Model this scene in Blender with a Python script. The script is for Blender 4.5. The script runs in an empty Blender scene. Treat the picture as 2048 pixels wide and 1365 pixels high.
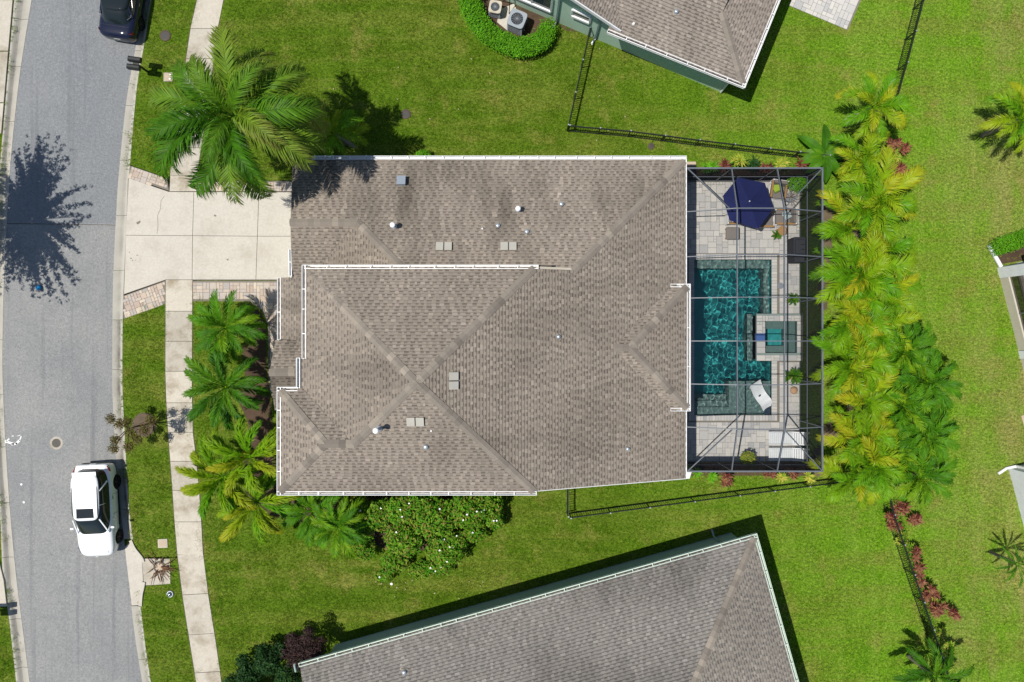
import bpy, bmesh, math, random
import numpy as np
from mathutils import Vector, Matrix
from mathutils.geometry import tessellate_polygon
random.seed(7); rng = np.random.default_rng(7)
R = math.radians
# ------------------------------------------------------------------ camera, sky, sun, exposure
CAM_H = 36.5; FOC = 1440.0
sc = bpy.context.scene
col = bpy.data.collections.new('scene_objects'); sc.collection.children.link(col)
cd = bpy.data.cameras.new('camera'); cam = bpy.data.objects.new('camera', cd); col.objects.link(cam)
cam.location = (0, 0, CAM_H); cam.rotation_euler = (0, 0, 0)
cd.sensor_width = 36; cd.lens = FOC / 2048 * 36; cd.clip_start = .5; cd.clip_end = 2000
sc.camera = cam
SUNX, SUNY = .425, .09                      # metres a shadow runs per metre of height
elev = math.atan(1 / math.hypot(SUNX, SUNY))
w = bpy.data.worlds.new('World'); sc.world = w; w.use_nodes = True
nt = w.node_tree; bg = nt.nodes['Background']; sky = nt.nodes.new('ShaderNodeTexSky')
sky.sky_type = 'NISHITA'; sky.sun_disc = False; sky.sun_elevation = elev
sky.sun_rotation = math.atan2(-SUNX, -SUNY); sky.air_density = 1.0; sky.dust_density = .6; sky.ozone_density = 1.0
nt.links.new(sky.outputs[0], bg.inputs[0]); bg.inputs[1].default_value = .085
sl = bpy.data.lights.new('sun', 'SUN'); sl.energy = 4.6; sl.angle = R(.5); sl.color = (1, .95, .87)
sun = bpy.data.objects.new('sun', sl); col.objects.link(sun)
sun.rotation_euler = Vector((-SUNX, -SUNY, 1)).to_track_quat('Z', 'Y').to_euler()
sc.view_settings.view_transform = 'Standard'; sc.view_settings.look = 'None'
sc.view_settings.exposure = .12; sc.view_settings.gamma = 1; sc.view_settings.use_curve_mapping = False
sc.cycles.max_bounces = 8; sc.cycles.transparent_max_bounces = 16

def W(px, py, z=0.):                        # photograph point -> place at height z
    s = (CAM_H - z) / FOC
    return Vector(((px - 1024) * s, (682.5 - py) * s, z))
def W2(px, py, z=0.):
    v = W(px, py, z); return (v.x, v.y)

# ------------------------------------------------------------------ materials
class N:
    def __init__(s, name):
        s.m = bpy.data.materials.new(name); s.m.use_nodes = True
        s.t = s.m.node_tree; s.b = s.t.nodes['Principled BSDF']; s.out = s.t.nodes['Material Output']
    def n(s, ty, **k):
        x = s.t.nodes.new(ty)
        for a, v in k.items():
            if a.startswith('i_'): x.inputs[a[2:].replace('_', ' ')].default_value = v
            elif a[0] == 'I' and a[1:].isdigit(): x.inputs[int(a[1:])].default_value = v
            else: setattr(x, a, v)
        return x
    def l(s, a, b): s.t.links.new(a, b)
    def pos(s, scale=(1, 1, 1), rot=0):
        g = s.n('ShaderNodeNewGeometry'); mp = s.n('ShaderNodeMapping'); mp.inputs['Scale'].default_value = scale
        mp.inputs['Rotation'].default_value = (0, 0, rot); s.l(g.outputs['Position'], mp.inputs['Vector']); return mp.outputs[0]
    def noise(s, vec, scale, detail=3, rough=.55):
        x = s.n('ShaderNodeTexNoise'); x.inputs['Scale'].default_value = scale; x.inputs['Detail'].default_value = detail
        x.inputs['Roughness'].default_value = rough
        if vec is not None: s.l(vec, x.inputs['Vector'])
        return x.outputs['Fac']
    def ramp(s, fac, stops):
        r = s.n('ShaderNodeValToRGB'); e = r.color_ramp.elements
        while len(e) < len(stops): e.new(.5)
        for q, (p, c) in zip(e, stops): q.position = p; q.color = (*c, 1) if len(c) == 3 else c
        s.l(fac, r.inputs[0]); return r.outputs[0]
    def mix(s, f, a, b, mode='MIX'):
        x = s.n('ShaderNodeMix', data_type='RGBA', blend_type=mode)
        for i, v in ((0, f), (6, a), (7, b)):
            if hasattr(v, 'type') and hasattr(v, 'links'): s.l(v, x.inputs[i])
            elif i == 0: x.inputs[0].default_value = v
            else: x.inputs[i].default_value = (*v, 1)
        return x.outputs[2]
    def math(s, op, a, b=0., c=None):
        x = s.n('ShaderNodeMath', operation=op)
        for i, v in ((0, a), (1, b), (2, c)):
            if v is None: continue
            if hasattr(v, 'links'): s.l(v, x.inputs[i])
            else: x.inputs[i].default_value = v
        return x.outputs[0]
    def bump(s, h, strength, dist=.01):
        b = s.n('ShaderNodeBump'); b.inputs['Strength'].default_value = strength; b.inputs['Distance'].default_value = dist
        s.l(h, b.inputs['Height']); s.l(b.outputs[0], s.b.inputs['Normal'])
    def setc(s, c, rough=.8, spec=.3, metal=0):
        if hasattr(c, 'links'): s.l(c, s.b.inputs['Base Color'])
        else: s.b.inputs['Base Color'].default_value = (*c, 1)
        s.b.inputs['Roughness'].default_value = rough; s.b.inputs['Specular IOR Level'].default_value = spec
        s.b.inputs['Metallic'].default_value = metal
        return s.m
def c8(r, g, b): return tuple(((v / 255 + .055) / 1.055) ** 2.4 if v > 10 else v / 255 / 12.92 for v in (r, g, b))
def mul(c, k): return tuple(x * k for x in c)

def plain(name, c, rough=.5, spec=.4, metal=0, var=.12, scale=3., rand=0.):
    n = N(name); f = n.noise(n.pos(), scale, 4)
    cc = n.mix(f, mul(c, 1 - var), mul(c, 1 + var))
    if rand:
        oi = n.n('ShaderNodeObjectInfo'); v = n.math('MULTIPLY_ADD', oi.outputs['Random'], 2 * rand, 1 - rand)
        h = n.n('ShaderNodeHueSaturation'); n.l(v, h.inputs['Value']); n.l(cc, h.inputs['Color']); cc = h.outputs[0]
    return n.setc(cc, rough, spec, metal)

def m_asphalt():
    n = N('asphalt'); p = n.pos()
    a = n.noise(p, .35, 4); b = n.noise(p, 9, 3, .8); c = n.noise(p, 37, 2, .8)
    base = n.ramp(a, [(.3, (.195, .202, .208)), (.7, (.25, .252, .25))])
    # older darker pavement to the north, where the joint crosses the road
    g = n.n('ShaderNodeNewGeometry'); sx = n.n('ShaderNodeSeparateXYZ'); n.l(g.outputs['Position'], sx.inputs[0])
    st = n.math('GREATER_THAN', sx.outputs[1], W(0, 447).y)
    base = n.mix(n.math('MULTIPLY', st, .55), base, (.165, .18, .20))
    sp = n.ramp(b, [(.35, (.84, .84, .84)), (.65, (1.16, 1.16, 1.15))]); base = n.mix(1, base, sp, 'MULTIPLY')
    sp = n.ramp(c, [(.36, (.66, .66, .66)), (.66, (1.42, 1.42, 1.38))]); base = n.mix(.8, base, sp, 'MULTIPLY')
    st2 = n.noise(n.pos((2.2, .06, 1)), 1., 4, .6); base = n.mix(n.ramp(st2, [(.55, (0, 0, 0)), (.68, (.45, .45, .45))]), base, (.11, .115, .125))
    n.bump(c, .35, .01); return n.setc(base, .85, .25)
def m_concrete(name, ca, cb, stain=(.16, .12, .08), amt=.5, sc_=.5, rand=.05):
    n = N(name); p = n.pos(); a = n.noise(p, sc_, 5, .6); b = n.noise(p, 9, 4, .7); c = n.noise(p, 60, 2)
    base = n.mix(a, ca, cb)
    base = n.mix(n.math('MULTIPLY', n.ramp(n.noise(p, .8, 5, .65), [(.48, (0, 0, 0)), (.72, (1, 1, 1))]), amt), base, stain)
    base = n.mix(.6, base, n.ramp(b, [(.3, (.82, .82, .82)), (.7, (1.1, 1.1, 1.1))]), 'MULTIPLY')
    base = n.mix(.5, base, n.ramp(c, [(.3, (.85, .85, .85)), (.7, (1.12, 1.12, 1.12))]), 'MULTIPLY')
    oi = n.n('ShaderNodeObjectInfo'); v = n.math('MULTIPLY_ADD', oi.outputs['Random'], 2 * rand, 1 - rand)
    h = n.n('ShaderNodeHueSaturation'); n.l(v, h.inputs['Value']); n.l(base, h.inputs['Color'])
    n.bump(c, .2, .005); return n.setc(h.outputs[0], .85, .2)
def m_curb():
    n = N('curb_concrete'); p = n.pos(); a = n.noise(p, 1.2, 5, .65); f = n.noise(p, 40, 3)
    at = n.n('ShaderNodeAttribute', attribute_name='dirt')
    base = n.mix(a, (.36, .34, .29), (.5, .48, .42))
    d = n.math('MULTIPLY', at.outputs['Fac'], n.ramp(n.noise(p, .9, 6, .7), [(.3, (.25, .25, .25)), (.62, (1, 1, 1))]))
    base = n.mix(d, base, (.12, .11, .095))
    base = n.mix(.6, base, n.ramp(f, [(.3, (.8, .8, .8)), (.7, (1.15, 1.15, 1.15))]), 'MULTIPLY')
    return n.setc(base, .85, .2)
def m_pal(name, stops, rough=.8, gs=25, rand_src='obj', bump=.3, spec=.25):
    """colour picked per piece from a palette"""
    n = N(name)
    if rand_src == 'obj': r = n.n('ShaderNodeObjectInfo').outputs['Random']
    else: r = n.n('ShaderNodeNewGeometry').outputs['Random Per Island']
    c = n.ramp(r, stops); p = n.pos(); g = n.noise(p, gs, 4, .7)
    c = n.mix(.7, c, n.ramp(g, [(.3, (.78, .78, .78)), (.7, (1.18, 1.18, 1.18))]), 'MULTIPLY')
    n.bump(g, bump, .005); return n.setc(c, rough, spec)
def m_shingle():
    n = N('asphalt_shingle'); a = n.n('ShaderNodeVertexColor', layer_name='tone'); p = n.pos()
    g = n.noise(p, 30, 3, .8); c = n.mix(.7, a.outputs[0], n.ramp(g, [(.3, (.74, .74, .74)), (.7, (1.25, 1.24, 1.22))]), 'MULTIPLY')
    n.bump(g, .4, .004); return n.setc(c, .9, .12)
def grass_color(n, blades=False):
    p = n.pos()
    big = n.noise(p, .17, 4, .55); mid = n.noise(p, 1.1, 5, .68); fine = n.noise(p, 12, 2, .6)
    g = n.n('ShaderNodeNewGeometry'); sx = n.n('ShaderNodeSeparateXYZ'); n.l(g.outputs['Position'], sx.inputs[0])
    dark = n.mix(mid, (.054, .126, .006), (.120, .212, .014))
    lite = n.mix(mid, (.092, .235, .010), (.175, .335, .020))
    wv = n.math('ADD', sx.outputs[0], n.math('MULTIPLY', big, 9.))
    fE = n.n('ShaderNodeMapRange', I1=9., I2=24.); n.l(wv, fE.inputs[0])
    base = n.mix(fE.outputs[0], dark, lite)
    # mowing lines
    mw = n.noise(n.pos((.08, .75, 1), R(-9)), 1.6, 4, .6)
    base = n.mix(n.ramp(mw, [(.44, (0, 0, 0)), (.64, (.62, .62, .62))]), base, (.165, .215, .035))
    mw2 = n.noise(n.pos((.9, .07, 1), R(-5)), 1.3, 4, .6)
    base = n.mix(n.math('MULTIPLY', n.ramp(mw2, [(.43, (0, 0, 0)), (.66, (.5, .5, .5))]), fE.outputs[0]), base, (.21, .33, .05))
    # thatch and dry patches
    dry = n.ramp(n.noise(p, .55, 6, .72), [(.53, (0, 0, 0)), (.70, (.7, .7, .7))])
    base = n.mix(dry, base, (.22, .225, .06))
    east = n.n('ShaderNodeMapRange', I1=20., I2=27.); n.l(sx.outputs[0], east.inputs[0])
    dry2 = n.math('MULTIPLY', n.ramp(n.noise(n.pos((1, .45, 1)), .42, 6, .68), [(.42, (0, 0, 0)), (.62, (.7, .7, .7))]), east.outputs[0])
    base = n.mix(dry2, base, (.30, .245, .12))
    base = n.mix(1, base, n.ramp(fine, [(.34, (.64, .68, .62)), (.66, (1.36, 1.3, 1.28))]), 'MULTIPLY')
    f2 = n.noise(n.pos((1, 1.6, 1), .4), 5.5, 2, .6); base = n.mix(.7, base, n.ramp(f2, [(.36, (.66, .72, .66)), (.64, (1.34, 1.26, 1.3))]), 'MULTIPLY')
    return base
def m_grass_ground():
    n = N('turf'); c = grass_color(n); n.bump(n.noise(n.pos(), 40, 3), .8, .03)
    return n.setc(n.mix(1, c, (.85, .8, .8), 'MULTIPLY'), .95, .1)
def translucent(n, c, amt):
    tr = n.n('ShaderNodeBsdfTranslucent'); n.l(c, tr.inputs[0]); mx = n.n('ShaderNodeMixShader'); mx.inputs[0].default_value = amt
    n.l(n.b.outputs[0], mx.inputs[1]); n.l(tr.outputs[0], mx.inputs[2]); n.l(mx.outputs[0], n.out.inputs[0])
def m_grass_blade():
    n = N('grass_blade'); c = grass_color(n, True)
    r = n.n('ShaderNodeNewGeometry').outputs['Random Per Island']
    c = n.mix(1, c, n.ramp(r, [(0, (1.0, 1.05, .9)), (1, (2.1, 1.95, 1.6))]), 'MULTIPLY')
    n.setc(c, .6, .12); translucent(n, c, .35); return n.m
def m_leaf(name, stops, tr=.32, rough=.5, spec=.16, src='obj', tipc=None):
    n = N(name)
    r = n.n('ShaderNodeObjectInfo').outputs['Random']; r2 = n.n('ShaderNodeNewGeometry').outputs['Random Per Island']
    f = n.math('MULTIPLY_ADD', r, .62, n.math('MULTIPLY', r2, .38)) if src == 'obj' else r2
    c = n.ramp(f, stops); p = n.noise(n.pos(), 2.2, 3)
    c = n.mix(.8, c, n.ramp(p, [(.3, (.7, .7, .7)), (.7, (1.25, 1.25, 1.2))]), 'MULTIPLY')
    if tipc:
        at = n.n('ShaderNodeAttribute', attribute_name='tip'); c = n.mix(n.math('MULTIPLY', at.outputs['Fac'], n.math('POWER', r, 1.6)), c, tipc)
    n.setc(c, rough, spec); translucent(n, c, tr); return n.m
def m_screen(name, p=.3, c=(.012, .014, .018)):
    """insect screen: woven wires close up the more slantwise one looks through them"""
    n = N(name); lw = n.n('ShaderNodeNewGeometry'); vm = n.n('ShaderNodeVectorMath', operation='DOT_PRODUCT')
    n.l(lw.outputs['Incoming'], vm.inputs[0]); n.l(lw.outputs['True Normal'], vm.inputs[1])
    cs = n.math('MAXIMUM', n.math('ABSOLUTE', vm.outputs['Value']), .03)
    t = n.math('POWER', 1 - p, n.math('DIVIDE', 1., cs)); tb = n.n('ShaderNodeBsdfTransparent'); df = n.n('ShaderNodeBsdfDiffuse')
    df.inputs[0].default_value = (*c, 1); mx = n.n('ShaderNodeMixShader'); n.l(t, mx.inputs[0]); n.l(df.outputs[0], mx.inputs[1]); n.l(tb.outputs[0], mx.inputs[2])
    n.l(mx.outputs[0], n.out.inputs[0]); return n.m
def m_glass(name, c=(.012, .018, .02), rough=.03, spec=.5):
    n = N(name); n.setc(c, rough, spec); return n.m
def m_paint(name, c, rough=.3, spec=.5):
    n = N(name); n.setc(c, rough, spec); n.b.inputs['Coat Weight'].default_value = 1; n.b.inputs['Coat Roughness'].default_value = .04; return n.m

MAT = dict(
 asphalt=m_asphalt(), curb=m_curb(), turf=m_grass_ground(), blade=m_grass_blade(), shingle=m_shingle(),
 drive=m_concrete('driveway_concrete', (.47, .44, .38), (.545, .515, .45), (.31, .27, .21), .4, .45, .03),
 walk=m_concrete('sidewalk_concrete', (.41, .375, .31), (.54, .50, .425), (.20, .155, .09), .75, .7, .12),
 soil=m_concrete('soil', (.10, .075, .05), (.16, .12, .08), (.05, .04, .03), .5, 2.),
 mulch=m_concrete('mulch', (.055, .035, .022), (.11, .07, .045), (.02, .014, .01), .6, 4.),
 white=plain('white_aluminium', (.74, .75, .75), .45, .4), whitewall=plain('white_stucco', (.66, .68, .70), .8, .2),
 green=plain('pale_green_stucco', (.42, .58, .46), .85, .2, var=.06), teal=plain('grey_green_stucco', (.34, .44, .42), .85, .2, var=.06), beige=plain('beige_stucco', (.5, .46, .38), .85, .2),
 bronze=plain('bronze_aluminium', (.115, .13, .15), .5, .4), coverrim=plain('rusty_rim', (.09, .06, .045), .7, .2), black=plain('black_aluminium', (.012, .015, .014), .45, .4),
 tyre=plain('tyre_rubber', (.012, .012, .012), .8, .2), alloy=plain('alloy', (.10, .095, .085), .4, .5, .7), chrome=plain('chrome', (.6, .6, .6), .15, .5, 1),
 navycloth=plain('navy_canvas', (.012, .018, .085), .85, .2, var=.15, scale=6), cushion=plain('taupe_cushion', (.20, .18, .165), .9, .1), teak=plain('teak', (.34, .19, .07), .6, .3, scale=12),
 lead=plain('galvanised_metal', (.42, .47, .52), .35, .5, .5), pvc=plain('white_pvc', (.8, .8, .8), .4, .4), ventcap=plain('beige_vent', (.40, .385, .34), .6, .3),
 plastic=plain('white_resin', (.66, .69, .70), .4, .4), clay=plain('clay_pot', (.45, .28, .16), .7, .3), greypot=plain('grey_pot', (.2, .22, .25), .6, .3),
 stonebox=plain('utility_lid', (.45, .36, .27), .8, .2), darkmetal=plain('cast_iron', (.05, .045, .04), .6, .4), trunk=plain('palm_trunk', (.20, .17, .13), .9, .1, scale=9),
 bark=plain('bark', (.13, .10, .07), .9, .1, scale=9), debris=plain('dead_frond', (.16, .09, .05), .9, .1, scale=9), paint=plain('road_paint', (.72, .73, .72), .7, .2),
 poolshell=plain('pool_plaster', (.06, .39, .40), .8, .1, var=.25, scale=5), ledge=plain('ledge_plaster', (.205, .26, .245), .8, .1, var=.12, scale=8), wtile=plain('waterline_tile', (.04, .10, .12), .3, .5),
 bluetile=plain('blue_glass_tile', (.06, .12, .30), .25, .5), pillow=plain('green_pillow', (.30, .42, .05), .9, .1), lightpillow=plain('pale_pillow', (.5, .6, .58), .9, .1),
 glass=m_glass('dark_glass'), winglass=m_glass('window_glass', (.03, .05, .05)), carwhite=m_paint('white_car_paint', (.80, .82, .83)), carnavy=m_paint('navy_car_paint', (.006, .009, .028), .5, .05),
 red=plain('red_lamp', (.35, .012, .01), .2, .5), lampglass=plain('headlamp', (.12, .13, .15), .15, .6), cover=plain('grill_cover', (.035, .037, .045), .8, .2), blueball=plain('blue_plastic', (.0, .22, .5), .4, .4),
 screen=m_screen('insect_screen', .15), screenwall=m_screen('wall_insect_screen', .34, (.02, .022, .026)),
 brickpav=m_pal('brick_paver', [(0, (.40, .31, .25)), (.25, (.47, .41, .35)), (.5, (.36, .33, .31)), (.75, (.55, .47, .37)), (1, (.42, .33, .26))]),
 deckpav=m_pal('travertine_paver', [(0, (.51, .495, .46)), (.2, (.43, .425, .415)), (.45, (.55, .53, .49)), (.7, (.48, .465, .44)), (.85, (.36, .365, .365)), (1, (.56, .545, .51))]),
 cap=m_pal('ridge_shingle', [(0, (.155, .137, .116)), (.35, (.24, .21, .176)), (.65, (.195, .172, .146)), (1, (.30, .262, .215))], .9, 30, spec=.12),
 under=plain('roof_underlay', (.13, .11, .095), .95, .1), joint=plain('joint_sand', (.20, .18, .15), .95, .1), jointdark=plain('concrete_joint', (.09, .08, .065), .95, .1),
 royal=m_leaf('queen_palm_leaf', [(0, (.028, .10, .004)), (.5, (.075, .23, .006)), (1, (.22, .38, .01))], tipc=(.24, .20, .06), spec=.16),
 greenpalm=m_leaf('green_palm_leaf', [(0, (.035, .14, .005)), (.6, (.09, .25, .007)), (1, (.26, .38, .012))]),
 darkpalm=m_leaf('dark_palm_leaf', [(0, (.028, .11, .006)), (.6, (.065, .20, .007)), (1, (.15, .29, .012))]),
 foxtail=m_leaf('foxtail_palm_leaf', [(0, (.07, .27, .006)), (.55, (.17, .38, .008)), (1, (.32, .46, .012))], tipc=(.42, .34, .02)),
 areca=m_leaf('areca_palm_leaf', [(0, (.08, .26, .006)), (.5, (.17, .37, .008)), (.85, (.30, .45, .012)), (1, (.52, .46, .02))], tr=.35, rough=.42, spec=.2, tipc=(.46, .38, .015)),
 hedge=m_leaf('hedge_leaf', [(0, (.07, .27, .008)), (1, (.17, .42, .015))], src='isl'), shrub=m_leaf('shrub_leaf', [(0, (.05, .20, .008)), (.5, (.12, .31, .012)), (.8, (.26, .36, .04)), (1, (.26, .19, .05))], src='isl'),
 darkleaf=m_leaf('dark_shrub_leaf', [(0, (.012, .045, .012)), (1, (.035, .10, .02))], src='isl'), petal=plain('white_petal', (.8, .8, .78), .7, .2),
 tileaf=m_leaf('cordyline_leaf', [(0, (.07, .015, .018)), (.6, (.19, .05, .035)), (1, (.36, .19, .10))], src='isl'), brown=m_leaf('bronze_leaf', [(0, (.10, .09, .03)), (.5, (.16, .10, .04)), (1, (.13, .17, .03))], src='isl'),
 litter=plain('leaf_litter', (.36, .31, .18), .8, .1), yellowleaf=m_leaf('croton_leaf', [(0, (.10, .28, .02)), (.6, (.35, .42, .04)), (1, (.6, .5, .1))], src='isl'), grey=plain('dead_sheath', (.34, .29, .25), .8, .2), shade=plain('tree_leaf', (.04, .09, .03), .7, .2),
)
# ------------------------------------------------------------------ object helpers
def tag(o, label=None, category=None, group=None, kind=None):
    for k, v in (('label', label), ('category', category), ('group', group), ('kind', kind)):
        if v: o[k] = v
    return o
def empty(name, loc, rz=0., **k):
    o = bpy.data.objects.new(name, None); o.location = loc; o.rotation_euler = (0, 0, rz); o.empty_display_size = .2
    col.objects.link(o); return tag(o, **k)
def mesh(name, V, F, m=None, smooth=False):
    me = bpy.data.meshes.new(name); me.from_pydata([tuple(v) for v in V], [], [tuple(f) for f in F]); me.update()
    if m: me.materials.append(MAT[m] if isinstance(m, str) else m)
    if smooth: me.polygons.foreach_set('use_smooth', [True] * len(me.polygons))
    return me
def inst(name, me, parent=None, loc=(0, 0, 0), rot=(0, 0, 0), scale=(1, 1, 1), **k):
    o = bpy.data.objects.new(name, me); o.location = loc; o.rotation_euler = rot; o.scale = scale
    if parent: o.parent = parent
    col.objects.link(o); return tag(o, **k)
class G:
    """collects shapes that become one mesh object"""
    def __init__(s): s.V = []; s.F = []
    def add(s, V, F): k = len(s.V); s.V += [tuple(v) for v in V]; s.F += [tuple(i + k for i in f) for f in F]; return s
    def box(s, c, d, rz=0., ry=0., rx=0.):
        m = Matrix.Translation(c) @ Matrix.Rotation(rz, 4, 'Z') @ Matrix.Rotation(ry, 4, 'Y') @ Matrix.Rotation(rx, 4, 'X')
        V = [m @ Vector((x * d[0] / 2, y * d[1] / 2, z * d[2] / 2)) for z in (-1, 1) for y in (-1, 1) for x in (-1, 1)]
        return s.add(V, [(0, 2, 3, 1), (4, 5, 7, 6), (0, 1, 5, 4), (2, 6, 7, 3), (0, 4, 6, 2), (1, 3, 7, 5)])
    def beam(s, p, q, w_, h_):
        p = Vector(p); q = Vector(q); d = q - p
        if d.length < 1e-6: return s
        m = Matrix.Translation((p + q) / 2) @ d.to_track_quat('X', 'Z').to_matrix().to_4x4()
        V = [m @ Vector((x * d.length / 2, y * w_ / 2, z * h_ / 2)) for z in (-1, 1) for y in (-1, 1) for x in (-1, 1)]
        return s.add(V, [(0, 2, 3, 1), (4, 5, 7, 6), (0, 1, 5, 4), (2, 6, 7, 3), (0, 4, 6, 2), (1, 3, 7, 5)])
    def prism(s, P, z0, z1, top=None, bottom=True):
        n_ = len(P); V = [(x, y, z0) for x, y in P] + [(x, y, (z1(x, y) if callable(z1) else z1)) for x, y in P]
        a = sum(P[i][0] * P[(i + 1) % n_][1] - P[(i + 1) % n_][0] * P[i][1] for i in range(n_))
        idx = list(range(n_)) if a > 0 else list(range(n_))[::-1]
        F = [tuple(i + n_ for i in idx)]
        if bottom: F.append(tuple(idx[::-1]))
        for j in range(n_):
            i0, i1 = idx[j], idx[(j + 1) % n_]; F.append((i0, i1, i1 + n_, i0 + n_))
        return s.add(V, F)
    def lathe(s, prof, c=(0, 0, 0), n_=16, cap=True):
        V = []; F = []
        for r, z in prof:
            for i in range(n_): a = 2 * math.pi * i / n_; V.append((c[0] + r * math.cos(a), c[1] + r * math.sin(a), c[2] + z))
        for j in range(len(prof) - 1):
            for i in range(n_): F.append((j * n_ + i, j * n_ + (i + 1) % n_, (j + 1) * n_ + (i + 1) % n_, (j + 1) * n_ + i))
        if cap: F.append(tuple(range((len(prof) - 1) * n_, len(prof) * n_))); F.append(tuple(range(n_))[::-1])
        return s.add(V, F)
    def tube(s, P, r, n_=8):
        P = [Vector(p) for p in P]; V = []; F = []
        rr = r if isinstance(r, (list, tuple)) else [r] * len(P)
        for i, p in enumerate(P):
            d = (P[min(i + 1, len(P) - 1)] - P[max(i - 1, 0)]).normalized(); q = d.to_track_quat('Z', 'Y')
            for k in range(n_): a = 2 * math.pi * k / n_; V.append(p + q @ Vector((rr[i] * math.cos(a), rr[i] * math.sin(a), 0)))
        for j in range(len(P) - 1):
            for k in range(n_): F.append((j * n_ + k, j * n_ + (k + 1) % n_, (j + 1) * n_ + (k + 1) % n_, (j + 1) * n_ + k))
        F.append(tuple(range((len(P) - 1) * n_, len(P) * n_))); F.append(tuple(range(n_))[::-1]); return s.add(V, F)
    def o(s, name, m, parent=None, smooth=False, **k):
        """link as one object; shapes were given in world coordinates, or in the parent's when it is rotated or k['local']"""
        local = k.pop('local', False); V = s.V
        if parent is not None and not local:
            L = Vector(parent.location); pp = parent.parent
            while pp is not None: L += Vector(pp.location); pp = pp.parent
            V = [(v[0] - L.x, v[1] - L.y, v[2] - L.z) for v in V]; loc = (0, 0, 0)
        elif parent is None and V:
            A = np.array(V); c = A.mean(0); c[2] = A[:, 2].min(); V = A - c; loc = tuple(c)
        else: loc = (0, 0, 0)
        me = mesh(name, V, s.F, m, smooth); return inst(name, me, parent, loc, **k)
def sheet(P, z, holes=()):
    polys = [[Vector((x, y, 0)) for x, y in P]] + [[Vector((x, y, 0)) for x, y in h] for h in holes]
    V = [v for pl in polys for v in pl]; T = tessellate_polygon(polys); F = []
    for a, b, c in T:
        n_ = (V[b] - V[a]).cross(V[c] - V[a]).z
        F.append((a, b, c) if n_ > 0 else (a, c, b))
    g = G(); g.add([(v.x, v.y, z) for v in V], F); return g
def smooth_line(P, n_=8):
    P = [Vector(p) for p in P]; out = []
    for i in range(len(P) - 1):
        p0 = P[max(i - 1, 0)]; p1 = P[i]; p2 = P[i + 1]; p3 = P[min(i + 2, len(P) - 1)]
        for k in range(n_):
            t = k / n_; out.append(.5 * ((2 * p1) + (-p0 + p2) * t + (2 * p0 - 5 * p1 + 4 * p2 - p3) * t * t + (-p0 + 3 * p1 - 3 * p2 + p3) * t ** 3))
    out.append(P[-1]); return out
# ================================================================== THE SETTING
ZR = -.12                                   # road level; lawns and slabs are at 0
def curve(tab):
    P = smooth_line([(y, x, 0) for x, y in tab], 10); ys = [p.x for p in P]; xs = [p.y for p in P]
    def f(y):
        if y < ys[0]: return xs[0] + (y - ys[0]) * (xs[5] - xs[0]) / (ys[5] - ys[0])
        if y > ys[-1]: return xs[-1] + (y - ys[-1]) * (xs[-1] - xs[-6]) / (ys[-1] - ys[-6])
        return float(np.interp(y, ys, xs))
    return f
roadL = curve([(60, 0), (38, 138), (22, 281), (13, 400), (5, 560), (2, 700), (3, 780), (9, 906), (18, 1035), (30, 1160), (40, 1240), (56, 1365)])
curbL = curve([(28, 0), (16, 138), (4, 281), (-6, 400), (-14, 560), (-18, 700), (-16, 780), (-9, 906), (0, 1035), (6, 1160), (18, 1240), (32, 1365)])
roadR = curve([(287, 0), (270, 88), (250, 205), (236, 340), (231, 410), (224, 556), (222.5, 673), (222.5, 780), (226, 860), (232, 950), (240, 1030), (248, 1098), (260, 1213), (270, 1290), (282, 1365)])
curbR = curve([(303, 0), (289, 88), (274, 176), (261, 322), (256, 400), (248, 570), (245.5, 673), (245.5, 780), (248, 833), (253.5, 936), (260, 1030), (269, 1100), (280, 1200), (291, 1290), (302, 1365)])
walkL = curve([(394, 0), (381, 59), (372, 120), (358, 223), (347, 293), (340, 352), (334, 470), (331.5, 560), (331, 680), (331, 760), (332, 789), (337, 877), (344, 965), (350, 1053), (356, 1120), (366, 1197), (378, 1274), (390, 1350)])
walkR = curve([(447, 0), (441, 23), (431, 97), (417, 200), (403, 293), (394.5, 352), (388, 470), (385.5, 560), (384.5, 700), (384.5, 770), (386, 863), (391.5, 907), (399, 983), (404, 1060), (408, 1126), (419, 1205), (429, 1268), (442, 1357)])
BED = [(499, 606), (522, 625), (532, 652), (533, 700), (533, 745), (541, 790), (545, 840), (552, 880), (556, 985), (585, 992), (636, 1000), (700, 992), (980, 992), (960, 1040), (900, 1085), (820, 1110), (740, 1090), (690, 1060), (620, 1050), (540, 1030), (490, 985), (486, 930), (492, 880), (498, 850), (476, 800), (490, 750), (484, 700), (492, 660), (482, 625)]
NEW0 = W(1109, 43).xy; NEW1 = W(1442, 185).xy; NEa = (NEW1 - NEW0).normalized(); NEb = Vector((-NEa.y, NEa.x))   # wall line of the north-east house
SA = W(600, 1330, 2.7).xy; SB = W(1510, 1072, 2.7).xy; Sa = (SA - SB).normalized(); Sb = Vector((-Sa.y, Sa.x)); Sb = Sb if Sb.y < 0 else -Sb
HEDGE = [(905, -60), (925, 15), (965, 72), (1040, 104), (1105, 75), (1118, 52), (1132, 62), (1168, 66), (1080, 26), (1000, -8), (960, -60)]
HOUSE = [(655, 352), (1346, 352), (1346, 361), (1600, 361), (1600, 925), (1346, 925), (1346, 938), (655, 938)]
p2 = lambda L, z=0.: [W2(x, y, z) for x, y in L]
ys = list(range(-700, 2101, 20))
# great ground sheet under everything, with the pit of the pool and the road bed left open above it
POOLPIT = p2([(1380, 510), (1612, 510), (1612, 840), (1380, 840)])
sheet([(-300, -300), (300, -300), (300, 300), (-300, 300)], -.2, [POOLPIT]).o('ground', 'turf', kind='structure')
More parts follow.
